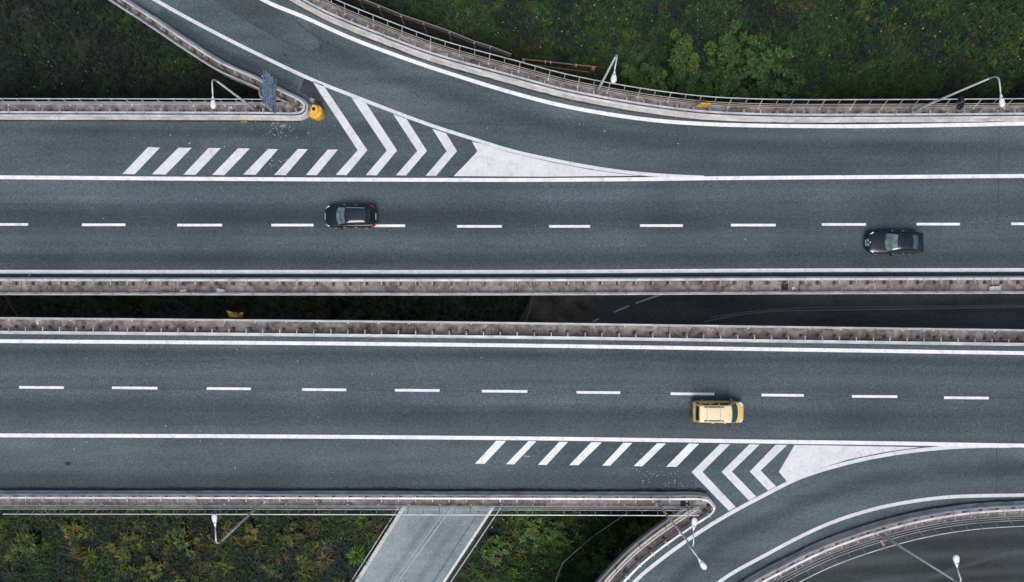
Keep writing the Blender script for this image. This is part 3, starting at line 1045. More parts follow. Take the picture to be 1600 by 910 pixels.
def guardrail(label, line, side, fb=0.22, top=0.36, pn=0.56, spacing=1.30, wide=0.13, zf=0.55, fmat='steel_bright'):
    S = arclen(line)
    mid = line[len(line) // 2]
    root = empty("guardrail", (0, 0, 0), label, "guardrail")
    # waved front beam
    d = fb
    prof = [(d + .00, zf - .15), (d - .06, zf - .10), (d - .06, zf - .03), (d, zf), (d - .06, zf + .03), (d - .06, zf + .10), (d - .01, zf + .15),
            (d + .06, zf + .15), (d + .06, zf - .15)]
    vs, fs = sweep(line, prof, side)
    part("front_beam", vs, fs, M[fmat], root)
    vs, fs = sweep(line, [(top - wide / 2, 0.86), (top - wide / 2, 0.95), (top + wide / 2, 0.95), (top + wide / 2, 0.86)], side)
    part("top_beam", vs, fs, M['steel_bright'], root)
    vs, fs = sweep(line, [(d + .05, 0.27), (d + .05, 0.37), (d + .14, 0.37), (d + .14, 0.27)], side)
    part("lower_beam", vs, fs, M['steel_dull'], root)
    n = int(S[-1] / spacing)
    for i in range(n + 1):
        p, t = at_s(line, S, i * spacing + .3)
        out = Vector((-t.y, t.x)) * side
        q = p + out * pn
        # visible stretch of the site only
        if abs(q.x) > 46 or abs(q.y) > 27:
            continue
        rz = math.atan2(out.y, out.x) - math.pi / 2 + random.uniform(-.03, .03)
        o = link("post", POST, root, (q.x, q.y, random.uniform(-.01, .01)), (random.uniform(-.015, .015), random.uniform(-.015, .015), rz))
        link("base_plate", BASE, o)
    return root


guardrail("galvanised guardrail wrapping round the upper left nose behind the yellow crash cushion", K_NOSE_UP, 1, fb=0.19, top=0.36, pn=0.60)
guardrail("galvanised guardrail along the outer side of the curved upper slip road", K_RAMP_OUT, 1, fb=0.22, top=0.40, pn=0.62)
guardrail("galvanised guardrail on the upper side of the dark central gap", K_MED_UP, -1, fb=0.06, top=0.22, pn=0.50, wide=0.17, fmat='steel')
guardrail("galvanised guardrail on the lower side of the dark central gap", K_MED_LO, 1, fb=0.08, top=0.22, pn=0.52, wide=0.12, fmat='steel')
guardrail("galvanised guardrail along the lower left shoulder wrapping round the lower slip road nose", K_BOT, -1, fb=0.16, top=0.32, pn=0.50)
guardrail("galvanised guardrail along the outer side of the lower right slip road", K_BOT_OUT, -1, fb=0.20, top=0.40, pn=0.58, wide=0.15)


def railing(label, line, side, base, lean, rails='steel', spacing=2.4, top_from=None):
    """handrail on the deck edge: three low rails, then a top rail that may stand outwards"""
    S = arclen(line)
    root = empty("railing", (0, 0, 0), label, "railing")
    kx = 0.06

    def prof_circle(n0, z0, r):
        return [(n0 + r * math.cos(a), z0 + r * math.sin(a)) for a in [2 * math.pi * (5 - k) / 6 for k in range(6)]]
    ztop = 1.12
    off = lambda z: (lean + .10) * (z - .15) / (ztop - .15)
    if lean > .2:
        base = base - .08
    kx = off(.62)
    zs = [(base + off(z), z) for z in (0.26, 0.44, 0.62)]
    for n0, z0 in zs:
        vs, fs = sweep(line, prof_circle(n0, z0, 0.027), side)
        part("rail", vs, fs, M[rails], root)
    vs, fs = sweep(line if top_from is None else sub_line(line, top_from, S[-1]), prof_circle(base + lean + .10, ztop, 0.040), side)
    part("top_rail", vs, fs, M['steel_bright'], root)
    pb = MB()
    pb.tube([(0, 0, 0.14), (0, off(.4), 0.4), (0, kx, 0.62), (0, lean + .10, ztop)], [0.035, 0.035, 0.035, 0.03], 6)
    PM = pb.data("post", M['steel'])
    cb = MB()
    cb.tube([(0, -.03, 0.14), (0, -.03, 0.19), (0, -.03, 0.22)], [0.09, 0.085, 0.03], 8)
    CM = cb.data("foot", M['steel'])
    bb = MB()
    bb.tube([(0, kx, 0.62), (0, lean + .10, ztop)], 0.026, 5)
    BM = bb.data("baluster", M['steel'])
    n = int(S[-1] / spacing)
    for i in range(n + 1):
        for half in (0, 1):
            s = i * spacing + (.5 * spacing if half else 0) + .2
            if s > S[-1] or (top_from is not None and s < top_from):
                continue
            p, t = at_s(line, S, s)
            out = Vector((-t.y, t.x)) * side
            q = p + out * base
            if abs(q.x) > 46 or abs(q.y) > 27:
                continue
            rz = math.atan2(out.y, out.x) - math.pi / 2
            if half:
                link("baluster", BM, root, (q.x, q.y, 0), (0, 0, rz))
            else:
                o = link("post", PM, root, (q.x, q.y, 0), (0, 0, rz))
                link("foot", CM, o)
    return root


railing("grey railing on the deck edge beside the upper left shoulder", sub_line(NOSE_L, 0, s_near(NOSE_L, 448, 189)), 1, 1.15, 0.10)
railing("grey railing on the inner edge of the curved upper slip road", sub_line(NOSE_R, .6, arclen(NOSE_R)[-1]), 1, 0.80, 0.06)
railing("grey railing on the outer edge of the curved upper slip road", K_RAMP_OUT, 1, 1.14, 0.34, rails='rust_rail')
railing("grey railing on the upper edge of the dark central gap", K_MED_UP, -1, 1.18, 0.06)
railing("grey railing on the lower edge of the dark central gap", K_MED_LO, 1, 1.14, 0.06)
railing("grey railing on the deck edge along the lower left shoulder above the scrub", BOT_L, -1, 1.15, 0.34, top_from=s_near(BOT_L, 24, 766))
railing("rusty railing on the inner edge of the lower slip road beside the nose", sub_line(BOT_R, .2, arclen(BOT_R)[-1]), -1, 1.18, 0.0, rails='rust_rail')
railing("grey railing on the outer edge of the lower right slip road above the yard", K_BOT_OUT, -1, 1.15, 0.42)


# ------------------------------------------------------------------ street lamps
def lamp_head(start, end, r, parent, white=True):
    d = (end - start)
    L = d.length
    d.normalize()
    side = d.cross(Vector((0, 0, 1))).normalized()
    up = side.cross(d)
    prof = [(0.0, .16, .35), (0.10, .30, .45), (0.28, .48, .7), (0.45, .75, .95), (0.62, .97, 1.0), (0.78, 1.0, .95), (0.90, .80, .75), (0.97, .48, .5), (1.0, .12, .2)]
    vs, fs = [], []
    n = 12
    for t, w, h in prof:
        c = start + d * (L * t)
        for k in range(n):
            a = 2 * math.pi * k / n
            vs.append(c + side * (math.cos(a) * w * r) + up * (math.sin(a) * h * r * .55))
    for i in range(len(prof) - 1):
        for k in range(n):
            k2 = (k + 1) % n
            fs.append((i * n + k, i * n + k2, (i + 1) * n + k2, (i + 1) * n + k))
    fs.append(tuple(reversed(range(n))))
    fs.append(tuple((len(prof) - 1) * n + k for k in range(n)))
    head = part("lamp_head", vs, fs, M['white_paint'], parent, smooth=True)
    vs, fs = [], []
    c0 = start + d * (L * .68) - up * (r * .30)
    for ring, (q, dz) in enumerate(((1.0, 0), (.8, -.25), (.4, -.38))):
        for k in range(n):
            a = 2 * math.pi * k / n
            vs.append(c0 + side * (math.cos(a) * .8 * r * q) + d * (math.sin(a) * L * .26 * q) + up * (dz * r))
    for i in range(2):
        for k in range(n):
            k2 = (k + 1) % n
            fs.append((i * n + k2, i * n + k, (i + 1) * n + k, (i + 1) * n + k2))
    fs.append(tuple(range(2 * n, 3 * n)))
    part("diffuser", vs, fs, M['lens'], head, smooth=True)
    cl = MB()
    c = start + d * (L * .36) + up * (r * .40)
    cl.box(tuple(c), (.07, .09, .05), math.atan2(d.y, d.x))
    cl.build("latch", M['trim'], head)
    return head


def arc_arm(p0, p1, p2, n=7):
    return [p0 * (1 - t) ** 2 + p1 * 2 * t * (1 - t) + p2 * t * t for t in [i / n for i in range(n + 1)]]


def street_lamp(label, base, bend, head0, head1, h, r=0.20, extra=None):
    b = W(*base, 0.14)
    root = empty("street_lamp", b, label, "street lamp", group="street lamps on the bridge edges")
    top = W(*bend, h) - b
    h0 = W(*head0, h + .25) - b
    h1 = W(*head1, h + .30) - b
    low = Vector((0, 0, 0))
    k = top.lerp(low, 0.06)
    MB().tube([low, low.lerp(k, .33), low.lerp(k, .34), k], [0.11, 0.095, 0.085, 0.06], 8).build("pole", M['pole'], root, smooth=True)
    MB().tube([(0, 0, -.0), (0, 0, .03), (0, 0, .05)], [0.2, 0.2, 0.12], 8).build("base_flange", M['steel_dull'], root)
    bend_pts = arc_arm(k, top + Vector((0, 0, .25)), top.lerp(h0, .38) + Vector((0, 0, .16)))
    MB().tube(bend_pts + [h0], [0.058] + [0.05] * (len(bend_pts) - 1) + [0.042], 7).build("arm", M['pole'], root, smooth=True)
    lamp_head(h0, h1, r, root)
    if extra:
        q0 = W(*extra[0], h) - b
        q1 = W(*extra[1], h + .30) - b
        q2 = W(*extra[2], h + .36) - b
        MB().tube([k, q0, q1], [0.055, 0.05, 0.042], 7).build("arm", M['pole'], root, smooth=True)
        lamp_head(q1, q2, r, root)
    return root


street_lamp("street lamp beside the big stacked direction sign at the upper left", (403, 174.6), (333.5, 123), (332.5, 149), (333.6, 170.5), 8.1, 0.19)
street_lamp("street lamp with steep narrow arm beside the red barrier beam", (931.6, 146.6), (964.3, 84), (960.3, 110), (958.3, 130), 9.0, 0.20)
street_lamp("street lamp with long curved arm at the far upper right railing", (1421.5, 175.8), (1556, 118.5), (1563.5, 146), (1566.5, 168), 9.0, 0.20)
street_lamp("street lamp leaning over the ochre scrub at the lower left", (411, 784), (340.5, 851), (336.5, 824), (334.5, 803), 8.7, 0.19)
street_lamp("double headed street lamp at the lower slip road nose", (1029, 789), (1082, 855.5), (1083.5, 829.5), (1085.6, 809), 8.6, 0.20, extra=((1073, 848), (1090.5, 872), (1103, 890)))
street_lamp("street lamp leaning over the dark yard at the lower right", (1373, 833), (1500, 912.5), (1495.2, 887), (1493.4, 867), 9.0, 0.22)


# ------------------------------------------------------------------ signs
def sign_post(root, p, z1, r=0.04):
    MB().tube([(p[0], p[1], 0.0), (p[0], p[1], z1)], r, 6).build("post", M['steel'], root)


# stacked direction sign that faces the oncoming traffic (+x)
sb = W(438.5, 158.5, 0.13)
ds = empty("direction_sign", sb, "tall stacked direction sign of blue and white plates seen from above", "sign", rz=R(-2))
sign_post(ds, (-.06, -.75), 3.9, .05)
sign_post(ds, (-.06, .75), 3.9, .05)
zc = 1.05
rows = [('orange', .24, 2.55), ('signwhite', .08, 2.6), ('blue', .42, 2.45), ('signwhite', .34, 2.45), ('signwhite', .34, 2.30), ('signwhite', .34, 2.40), ('signwhite', .34, 2.25), ('signwhite', .34, 2.40), ('blue', .34, 2.35)]
for j, (mm, hh, ww) in enumerate(rows):
    zc0 = zc + hh / 2
    off = random.uniform(-.05, .05)
    y0, y1 = -ww / 2 + off, ww / 2 + off
    tip = 0.14 if mm == 'signwhite' and hh > .2 else 0.0
    vs = []
    for x in (-.02, .02):
        vs += [(x, y0, zc0 - hh / 2 + .012), (x, y1, zc0 - hh / 2 + .012), (x, y1 + tip, zc0), (x, y1, zc0 + hh / 2 - .012), (x, y0, zc0 + hh / 2 - .012), (x, y0 - tip * .3, zc0)]
    fs = [(0, 5, 4, 3, 2, 1), (6, 7, 8, 9, 10, 11)] + [(i, (i + 1) % 6, (i + 1) % 6 + 6, i + 6) for i in range(6)]
    pl = part("plate", vs, fs, M[mm], ds)
    yy = y0 + .16
    rr = random.Random(j)
    if hh > .3:
        while yy < y1 - .3:
            w = rr.uniform(.08, .17)
            if rr.random() < .8:
                MB().box((.0235, yy + w / 2, zc0), (.003, w, hh * rr.uniform(.36, .5))).build("letter", M['white'] if mm == 'blue' else M['signink'], pl)
            yy += w + rr.uniform(.05, .1)
    zc += hh


def disc(r, x, n=20, y=0.0, z=0.0):
    return [(x, y + r * math.cos(2 * math.pi * k / n), z + r * math.sin(2 * math.pi * k / n)) for k in range(n)]


def round_sign(name, loc, rz, label, r, zc, face, ring=None, back=None):
    root = empty(name, loc, label, "sign", rz=rz)
    n = 20
    vs = disc(r, -.015, n, 0, zc) + disc(r, .015, n, 0, zc)
    fs = [tuple(reversed(range(n))), tuple(range(n, 2 * n))] + [(i, (i + 1) % n, (i + 1) % n + n, i + n) for i in range(n)]
    pl = part("plate", vs, fs, back or face, root)
    if ring:
        vs = disc(r * .99, .018, n, 0, zc)
        part("red_ring", vs, [tuple(range(n))], ring, pl)
        vs = disc(r * .76, .021, n, 0, zc)
        part("face", vs, [tuple(range(n))], face, pl)
        for k in (-1, 0, 1):
            MB().box((.0235, k * .13, zc), (.003, .08, .22)).build("letter", M['signink'], pl)
    return root


rs = round_sign("round_sign", W(425, 160, 0.13), R(4), "round white sign with red ring beside the stacked direction sign", 0.40, 2.35, M['white'], M['red'], M['steel_dull'])
MB().tube([(-.03, -.62, 0.0), (-.03, -.55, 1.0), (-.03, -.15, 1.9), (-.03, 0, 2.6)], .03, 6).build("post", M['steel'], rs)

bs = round_sign("road_sign", W(1480.5, 170, 0.13), R(0), "dark grey back of a road sign beside the far upper right street lamp", 0.50, 1.55, M['signback'], None, M['signback'])
MB().tube([(-.05, -.35, 0.0), (-.06, -.2, .8), (-.05, 0, 1.2), (-.05, .02, 1.95)], .025, 6).build("post", M['steel'], bs)
for y, z in ((-.25, 1.4), (.15, 1.25), (.2, 1.8)):
    MB().box((-.03, y, z), (.03, .06, .06)).build("bolt", M['steel_bright'], bs)

ys_ = empty("warning_sign", W(1092, 171, 0.13), "small yellow chevron plate on the upper slip road railing", "sign")
vs = [(-.44, -.02, .75), (.36, -.02, .75), (.44, -.02, 1.75), (-.34, -.02, 1.75), (-.44, .02, .75), (.36, .02, .75), (.44, .02, 1.75), (-.34, .02, 1.75)]
plt = part("plate", vs, [(0, 1, 2, 3), (7, 6, 5, 4), (4, 5, 1, 0), (1, 5, 6, 2), (2, 6, 7, 3), (3, 7, 4, 0)], M['signyellow'], ys_)
for x0 in (-.22, .02, .2):
    part("chevron_stripe", [(x0 - .05, -.024, .95), (x0 + .02, -.024, .95), (x0 + .10, -.024, 1.6), (x0 + .03, -.024, 1.6)], [(0, 1, 2, 3)], M['orange'], plt)
sign_post(ys_, (-.1, .04), 1.6, .03)

yl = empty("yield_sign", W(1369.5, 837, 0.13), "red bordered white triangular sign beside the lower right street lamp", "sign")
yo = Vector(yl.location)
zt, zb = 2.3, 1.5
A = W(1372.7, 843.5, zb) - yo
B = W(1379, 840.8, zt) - yo
Cc = W(1384.8, 861.5, zt) - yo
cen = (A + B + Cc) / 3
nn = (B - A).cross(Cc - A).normalized()
if nn.x > 0:
    nn = -nn
T = nn * .012
vs = [A + T, B + T, Cc + T, A - T, B - T, Cc - T]
pl = part("plate", vs, [(0, 1, 2), (5, 4, 3), (0, 3, 4, 1), (1, 4, 5, 2), (2, 5, 3, 0)], M['red'], yl)
q = [cen + (v - cen) * .68 + nn * .016 for v in (A, B, Cc)]
part("face", q, [(0, 1, 2)], M['white'], pl)
MB().tube([(0, 0, 0), tuple(A * .5 + Vector((0, 0, .2))), tuple((B + Cc) / 2)], .03, 6).build("post", M['steel'], yl)

# ------------------------------------------------------------------ yellow crash cushion
cc = empty("crash_cushion", W(497.2, 178.2, 0.0), "yellow rounded crash cushion with a black cap at the upper nose", "crash cushion", rz=R(-14))


def dome(outline, z0, z1, bev):
    n = len(outline)
    vs = []
    c = Vector((sum(p[0] for p in outline) / n, sum(p[1] for p in outline) / n))
    rings = [(1.0, z0), (1.0, z1 - bev), (1 - bev * .35, z1 - bev * .35), (1 - bev * 1.1, z1)]
    for s, z in rings:
        for p in outline:
            q = c + (Vector(p) - c) * s
            vs.append((q.x, q.y, z))
    fs = []
    for i in range(len(rings) - 1):
        for k in range(n):
            k2 = (k + 1) % n
            fs.append((i * n + k, i * n + k2, (i + 1) * n + k2, (i + 1) * n + k))
    fs.append(tuple((len(rings) - 1) * n + k for k in range(n)))
    fs.append(tuple(reversed(range(n))))
    return vs, fs


out = [(-.44, -.52)] + [(.02 + .52 * math.cos(a), .0 + .58 * math.sin(a)) for a in [R(-92 + 184 * k / 14) for k in range(15)]] + [(-.36, .52)]
cc.scale = (.93, .93, .95)
vs, fs = dome(out, 0, .80, .12)
part("shell", vs, fs, M['yellow'], cc, smooth=False)
out = [(-.40, -.36)] + [(-.08 + .36 * math.cos(a), .06 + .44 * math.sin(a)) for a in [R(-95 + 190 * k / 12) for k in range(13)]] + [(-.34, .46)]
vs, fs = dome(out, .80, 1.02, .10)
part("upper_shell", vs, fs, M['yellow'], cc)
MB().tube([(-.12, .12, 1.0), (-.12, .12, 1.035)], .15, 14).build("cap", M['black'], cc)
part("sticker", [(.22, -.34, .812), (.36, -.24, .812), (.30, -.06, .812), (.18, -.16, .812)], [(0, 1, 2, 3)], M['sticker'], cc)
part("sticker", [(.33, .02, .812), (.44, .06, .812), (.42, .24, .812), (.33, .22, .812)], [(0, 1, 2, 3)], M['slabgrey'], cc)
MB().box((-.46, 0, .3), (.08, .9, .5)).build("bracket", M['rust'], cc)

# ------------------------------------------------------------------ small things on the noses and verges
def lump(name, px, py, sx, sy, sz, mat, label, cat, rz=0.0, z=0.14):
    p = W(px, py, z + sz)
    bmz = bmesh.new()
    bmesh.ops.create_cube(bmz, size=1.0)
    bmesh.ops.subdivide_edges(bmz, edges=bmz.edges[:], cuts=2, use_grid_fill=True)
    rr = random.Random(int(px * 7 + py))
    for v in bmz.verts:
        v.co.x = v.co.x * sx + rr.gauss(0, sx * .08)
        v.co.y = v.co.y * sy + rr.gauss(0, sy * .08)
        v.co.z = (v.co.z + .5) * sz + rr.gauss(0, sz * .10)
    me = bpy.data.meshes.new(name)
    bmz.to_mesh(me)
    bmz.free()
    me.materials.append(mat)
    o = link(name, me, None, (p.x, p.y, z), (0, 0, rz))
    return tag(o, label, cat)


def plate_thing(name, px, py, sx, sy, sz, mat, label, cat, rz=0.0, z=0.14):
    p = W(px, py, z)
    mb = MB()
    mb.box((0, 0, sz / 2), (sx, sy, sz))
    mb.box((0, 0, sz + .006), (sx * .86, sy * .86, .012))
    return tag(mb.build(name, mat, None, loc=(p.x, p.y, z), rot=(0, 0, rz)), label, cat)


plate_thing("concrete_slab", 1086.5, 799, 0.62, 0.85, 0.09, M['slabgrey'], "grey concrete slab lying inside the lower slip road nose", "slab", R(-62), z=.153)
plate_thing("drain_pit", 1070, 788.5, 0.68, 0.56, 0.012, M['hole'], "dark square drain pit inside the lower slip road nose", "drain", 0, z=.160)
plate_thing("steel_plate", 475.5, 168, 0.58, 0.80, 0.03, M['slabgrey'], "grey steel cover plate inside the upper nose guardrail", "plate", R(-14), z=.156)
plate_thing("concrete_block", 488.5, 157.5, 0.34, 0.30, 0.20, M['slabgrey'], "small grey block beside the yellow crash cushion", "block", R(-20), z=0.0)
lump("stone", 462, 173, 0.7, 0.55, 0.12, M['verge'], "brown rubble lump inside the upper nose", "rubble", .3)
plate_thing("manhole_cover", 1226, 448.5, 0.5, 0.5, 0.02, M['hole'], "dark square cover on the upper median walkway right of centre", "cover", 0, z=.146)
plate_thing("manhole_cover", 633.5, 450.5, 0.42, 0.26, 0.02, M['slabgrey'], "small grey cover on the upper median walkway left of centre", "cover", 0, z=.146)
lump("plastic_bag", 1556, 451, .8, .34, .16, M['litter'], "crumpled white plastic bag on the median walkway at the far right", "litter", .1)
lump("plastic_bag", 344, 454.5, .55, .25, .14, M['litter'], "crumpled white plastic bag on the upper median walkway at left", "litter", -.1)
lump("paper_scrap", 286, 454.5, .42, .2, .08, M['litter'], "small white paper heap on the upper median walkway at left", "litter", .2)
lump("cardboard", 210, 453.5, .75, .18, .05, M['litterpink'], "long flattened cardboard strip on the upper median walkway", "litter", .05)
lump("paper_scrap", 58, 502.5, .2, .4, .06, M['litter'], "small white upright scrap on the lower median walkway at far left", "litter", .1)
lump("cardboard", 1309, 514.5, .75, .14, .05, M['litterpink'], "flat pinkish board on the lower median walkway at right", "litter", 0)
lump("plastic_wrapper", 1444.5, 517, .22, .14, .06, M['litterblue'], "tiny blue wrapper on the lower median walkway at right", "litter", .3)
lump("brick_piece", 46, 430, .12, .28, .06, M['litterpink'], "pink brick fragment on the asphalt beside the upper median guardrail", "brick", -.6, z=0)
lump("paper_scrap", 1240, 450.5, .22, .22, .08, M['litter'], "white scrap beside the dark square cover on the median walkway", "litter", .4)
lump("dead_plant_tuft", 381, 189.5, .42, .22, .12, M['net'], "rusty orange tuft at the kerb of the upper left shoulder", "tuft", 0, z=0.0)
lump("paper_scrap", 530, 508.5, .30, .26, .10, M['slabgrey'], "greenish scrap on the lower median walkway left of centre", "litter", .5)
lump("paper_scrap", 360, 168.5, .26, .18, .08, M['litter'], "white scrap on the walkway under the upper left street lamp", "litter", .2)
bits = MB()
for ln, sd, w in ((K_MED_UP, -1, 1.05), (K_MED_LO, 1, 1.0), (NOSE_L, 1, 1.0), (K_RAMP_OUT, 1, 1.0), (BOT_L, -1, 1.0), (K_BOT_OUT, -1, 1.0)):
    S = arclen(ln)
    for _ in range(150):
        p, t = at_s(ln, S, random.uniform(0, S[-1]))
        q = p + Vector((-t.y, t.x)) * sd * (random.uniform(.6, w) if random.random() < .5 else w + random.uniform(-.06, .06))
        s = random.uniform(.03, .10)
        bits.box((q.x, q.y, .15 + s * .15), (s, s * random.uniform(.4, 1.4), s * .5), random.uniform(0, 3))
tag(bits.build("verge_grit", M['litterpink']), "small pale bits of grit and rubbish along the walkways", "grit", kind="stuff")
# dead leaves and weeds caught along the lower kerb
wd = MB()
for ln, sd, a, b, n in ((K_BOT, 1, 0.2, .7, 260), (K_BOT_OUT, 1, .2, .9, 150), (K_MED_UP, 1, .4, .7, 60)):
    S = arclen(ln)
    for _ in range(n):
        p, t = at_s(ln, S, random.uniform(0, S[-1] * (b if ln is K_BOT else 1)))
        q = p + Vector((-t.y, t.x)) * sd * abs(random.gauss(0.02, .05))
        s = random.uniform(.05, .14)
        wd.box((q.x, q.y, .02), (s * 1.8, s * .7, .04), math.atan2(t.y, t.x) + random.uniform(-.4, .4))
tag(wd.build("kerb_weeds", M['wallbrown']), "brown weeds and dirt caught along the kerbs", "weeds", kind="stuff")

# orange net hanging from the lower median railing
net = MB()
pts = [(0, 0), (.05, .55), (-.2, 1.25), (.25, 1.05), (.55, .95), (.95, .95), (1.15, .72), (1.35, .92), (1.68, .88), (1.55, .0), (.8, -.1)]
z0 = -0.4
base = W2(356.5, 497.5, z0)
rrn = random.Random(3)
vs = [(base.x + x * .70, base.y + y * .50, z0 + rrn.uniform(-.08, .12)) for x, y in pts] + [(base.x + .55, base.y + .3, z0 + .35), (base.x + 1.0, base.y + .25, z0 + .3)]
fs = [(0, 1, 11), (1, 2, 3), (1, 3, 4), (1, 4, 11), (4, 5, 11), (5, 12, 11), (5, 6, 12), (6, 7, 12), (7, 8, 9), (7, 9, 12), (9, 10, 12), (10, 11, 12), (10, 0, 11)]
nv = len(vs)
vs[11] = (base.x + .45, base.y + .25, z0 + .3)
vs[12] = (base.x + .9, base.y + .2, z0 + .25)
vs2 = vs + [(x, y, z - .12) for x, y, z in vs]
fs2 = fs + [tuple(i + nv for i in reversed(f)) for f in fs] + [(i, (i + 1) % 11, (i + 1) % 11 + nv, i + nv) for i in range(11)]
tag(part("orange_netting", vs2, fs2, M['net']), "crumpled orange netting caught beneath the lower median railing", "netting")

# red barrier beam on the bank
rb = empty("barrier_beam", W(873, 100, -6.1), "long peeling red barrier beam lying on the bank behind the slip road", "barrier")
ro = Vector(rb.location)
p0, p1 = W(818, 92.5, -5.6) - ro, W(932, 105, -5.6) - ro
MB().tube([p0, p1], 0.055, 6).build("beam", M['redpaint'], rb)
ang = math.atan2(p1.y - p0.y, p1.x - p0.x)
for p in (p0, p1.lerp(p0, .045)):
    MB().box((p.x, p.y - .12, p.z - .2), (.28, .34, .5), ang).build("foot", M['redpaint'], rb)
q0, q1 = W(836, 102, -6.0) - ro, W(921, 113, -6.0) - ro
MB().tube([q0, q1], 0.03, 5).build("lower_rail", M['redpaint'], rb)
for t in (.3, .37, .72):
    c = p0.lerp(p1, t)
    MB().box((c.x, c.y - .05, c.z), (.10, .2, .22), ang).build("clamp", M['wire'], rb)


# ------------------------------------------------------------------ cars
def loft(st, prof):
    """st: (x, halfwidth, ztop, zbot); prof: (fraction of width, fraction of height)"""
    vs, fs = [], []
    m = len(prof) * 2
    for x, w, zt, zb in st:
        row = [(x, w * a, zb + (zt - zb) * b) for a, b in prof]
        row += [(x, -w * a, zb + (zt - zb) * b) for a, b in reversed(prof)]
        vs += row
    for i in range(len(st) - 1):
        for k in range(m):
            k2 = (k + 1) % m
            fs.append((i * m + k2, i * m + k, (i + 1) * m + k, (i + 1) * m + k2))
    fs.append(tuple(range(m)))
    fs.append(tuple(reversed([(len(st) - 1) * m + k for k in range(m)])))
    return vs, fs


def ring(x0, x1, w0, w1, bow0, bow1, z, crown=0.0, k=8, c=4, rc=0.14, xoff=0.0):
    """rounded plan outline, front end at x0 (positive), rear at x1; order front, +y side, rear, -y side"""
    P = []
    r = rc

    def arc(cx, cy, a0, a1):
        for i in range(1, c):
            a = a0 + (a1 - a0) * i / c
            P.append((cx + r * math.cos(a), cy + r * math.sin(a), z))
    for i in range(k):                                            # front, from -y to +y
        y = -(w0 - r) + 2 * (w0 - r) * i / (k - 1)
        P.append((x0 + bow0 * (1 - (y / w0) ** 2) - bow0 * .25, y, z))
    arc(x0 - r - bow0 * .2, w0 - r, 0, math.pi / 2)
    for i in range(k):
        t = i / (k - 1)
        P.append((x0 - r + (x1 + r - (x0 - r)) * t, w0 + (w1 - w0) * t, z))
    arc(x1 + r + bow1 * .2, w1 - r, math.pi / 2, math.pi)
    for i in range(k):
        y = (w1 - r) - 2 * (w1 - r) * i / (k - 1)
        P.append((x1 - bow1 * (1 - (y / w1) ** 2) + bow1 * .25, y, z))
    arc(x1 + r + bow1 * .2, -(w1 - r), math.pi, 1.5 * math.pi)
    for i in range(k):
        t = i / (k - 1)
        P.append((x1 + r + (x0 - r - (x1 + r)) * t, -(w1 + (w0 - w1) * t), z))
    arc(x0 - r - bow0 * .2, -(w0 - r), 1.5 * math.pi, 2 * math.pi)
    return [Vector(p) for p in P]


def ring_at(Rg, u):
    n = len(Rg)
    i = int(math.floor(u)) % n
    t = u - math.floor(u)
    return Rg[i].lerp(Rg[(i + 1) % n], t)


def pane(name, lo, mid, hi, u0, u1, v0, v1, mat, parent, nu=6, lift=0.012, thick=0.010, taper0=0.0, taper1=0.0):
    vs = []
    cen = Vector((sum(p.x for p in lo) / len(lo), 0, 0))
    rows = []
    zl, zm, zh = lo[0].z, mid[0].z, hi[0].z
    vm = (zm - zl) / (zh - zl)
    for j, v in enumerate((v0, max(vm, v0 + .02), v1)):
        row = []
        for i in range(nu + 1):
            a0 = u0 + taper0 * j / 2
            a1 = u1 - taper1 * j / 2
            u = a0 + (a1 - a0) * i / nu
            a, b = (ring_at(lo, u), ring_at(mid, u)) if v <= vm else (ring_at(mid, u), ring_at(hi, u))
            p = a.lerp(b, v / vm if v <= vm else (v - vm) / (1 - vm))
            du = ring_at(lo, u + .05) - ring_at(lo, u - .05)
            nrm = du.cross(b - a)
            nrm.normalize()
            if nrm.z < 0 or nrm.dot(p - cen) < 0:
                nrm = -nrm if nrm.dot(Vector((p.x - cen.x, p.y, 0.2))) < 0 else nrm
            row.append((p, nrm))
        rows.append(row)
    for row in rows:
        for p, n in row:
            vs.append(p + n * lift)
    m = nu + 1
    tot = len(vs)
    for row in rows:
        for p, n in row:
            vs.append(p + n * (lift - thick))
    fs = []
    for j in range(2):
        for i in range(nu):
            f = (j * m + i, j * m + i + 1, (j + 1) * m + i + 1, (j + 1) * m + i)
            fs.append(f)
            fs.append(tuple(x + tot for x in reversed(f)))
    edge = [i for i in range(m)] + [m - 1 + m, 3 * m - 1] + [2 * m + i for i in reversed(range(m - 1))] + [m]
    for a, b in zip(edge, edge[1:] + edge[:1]):
        fs.append((b, a, a + tot, b + tot))
    return part(name, vs, fs, mat, parent, smooth=False)


wm = MB()
wm.tube([(0, -.1, 0), (0, -.095, 0), (0, .095, 0), (0, .1, 0)], [.27, .31, .31, .27], 18)
TYRE = wm.data("tyre", M['tyre'], True)
wm = MB()
wm.tube([(0, -.104, 0), (0, .104, 0)], .20, 12)
for k in range(5):
    a = 2 * math.pi * k / 5
    wm.box((math.cos(a) * .1, 0, math.sin(a) * .1), (.05, .22, .05), 0)
RIM = wm.data("rim", M['bar'])


def wheels(root, xs_, y):
    for x in xs_:
        for s in (-1, 1):
            wh = link("wheel", TYRE, root, (x, s * y, .31))
            link("rim", RIM, wh)


def smooth_mod(o, lv=1):
    md = o.modifiers.new("subd", 'SUBSURF')
    md.levels = lv
    md.render_levels = lv


PROF = [(0.0, 0.0), (0.80, 0.0), (0.95, 0.06), (1.0, 0.30), (1.0, 0.60), (0.985, 0.80), (0.93, 0.93), (0.80, 0.985), (0.45, 1.015), (0.0, 1.03)]


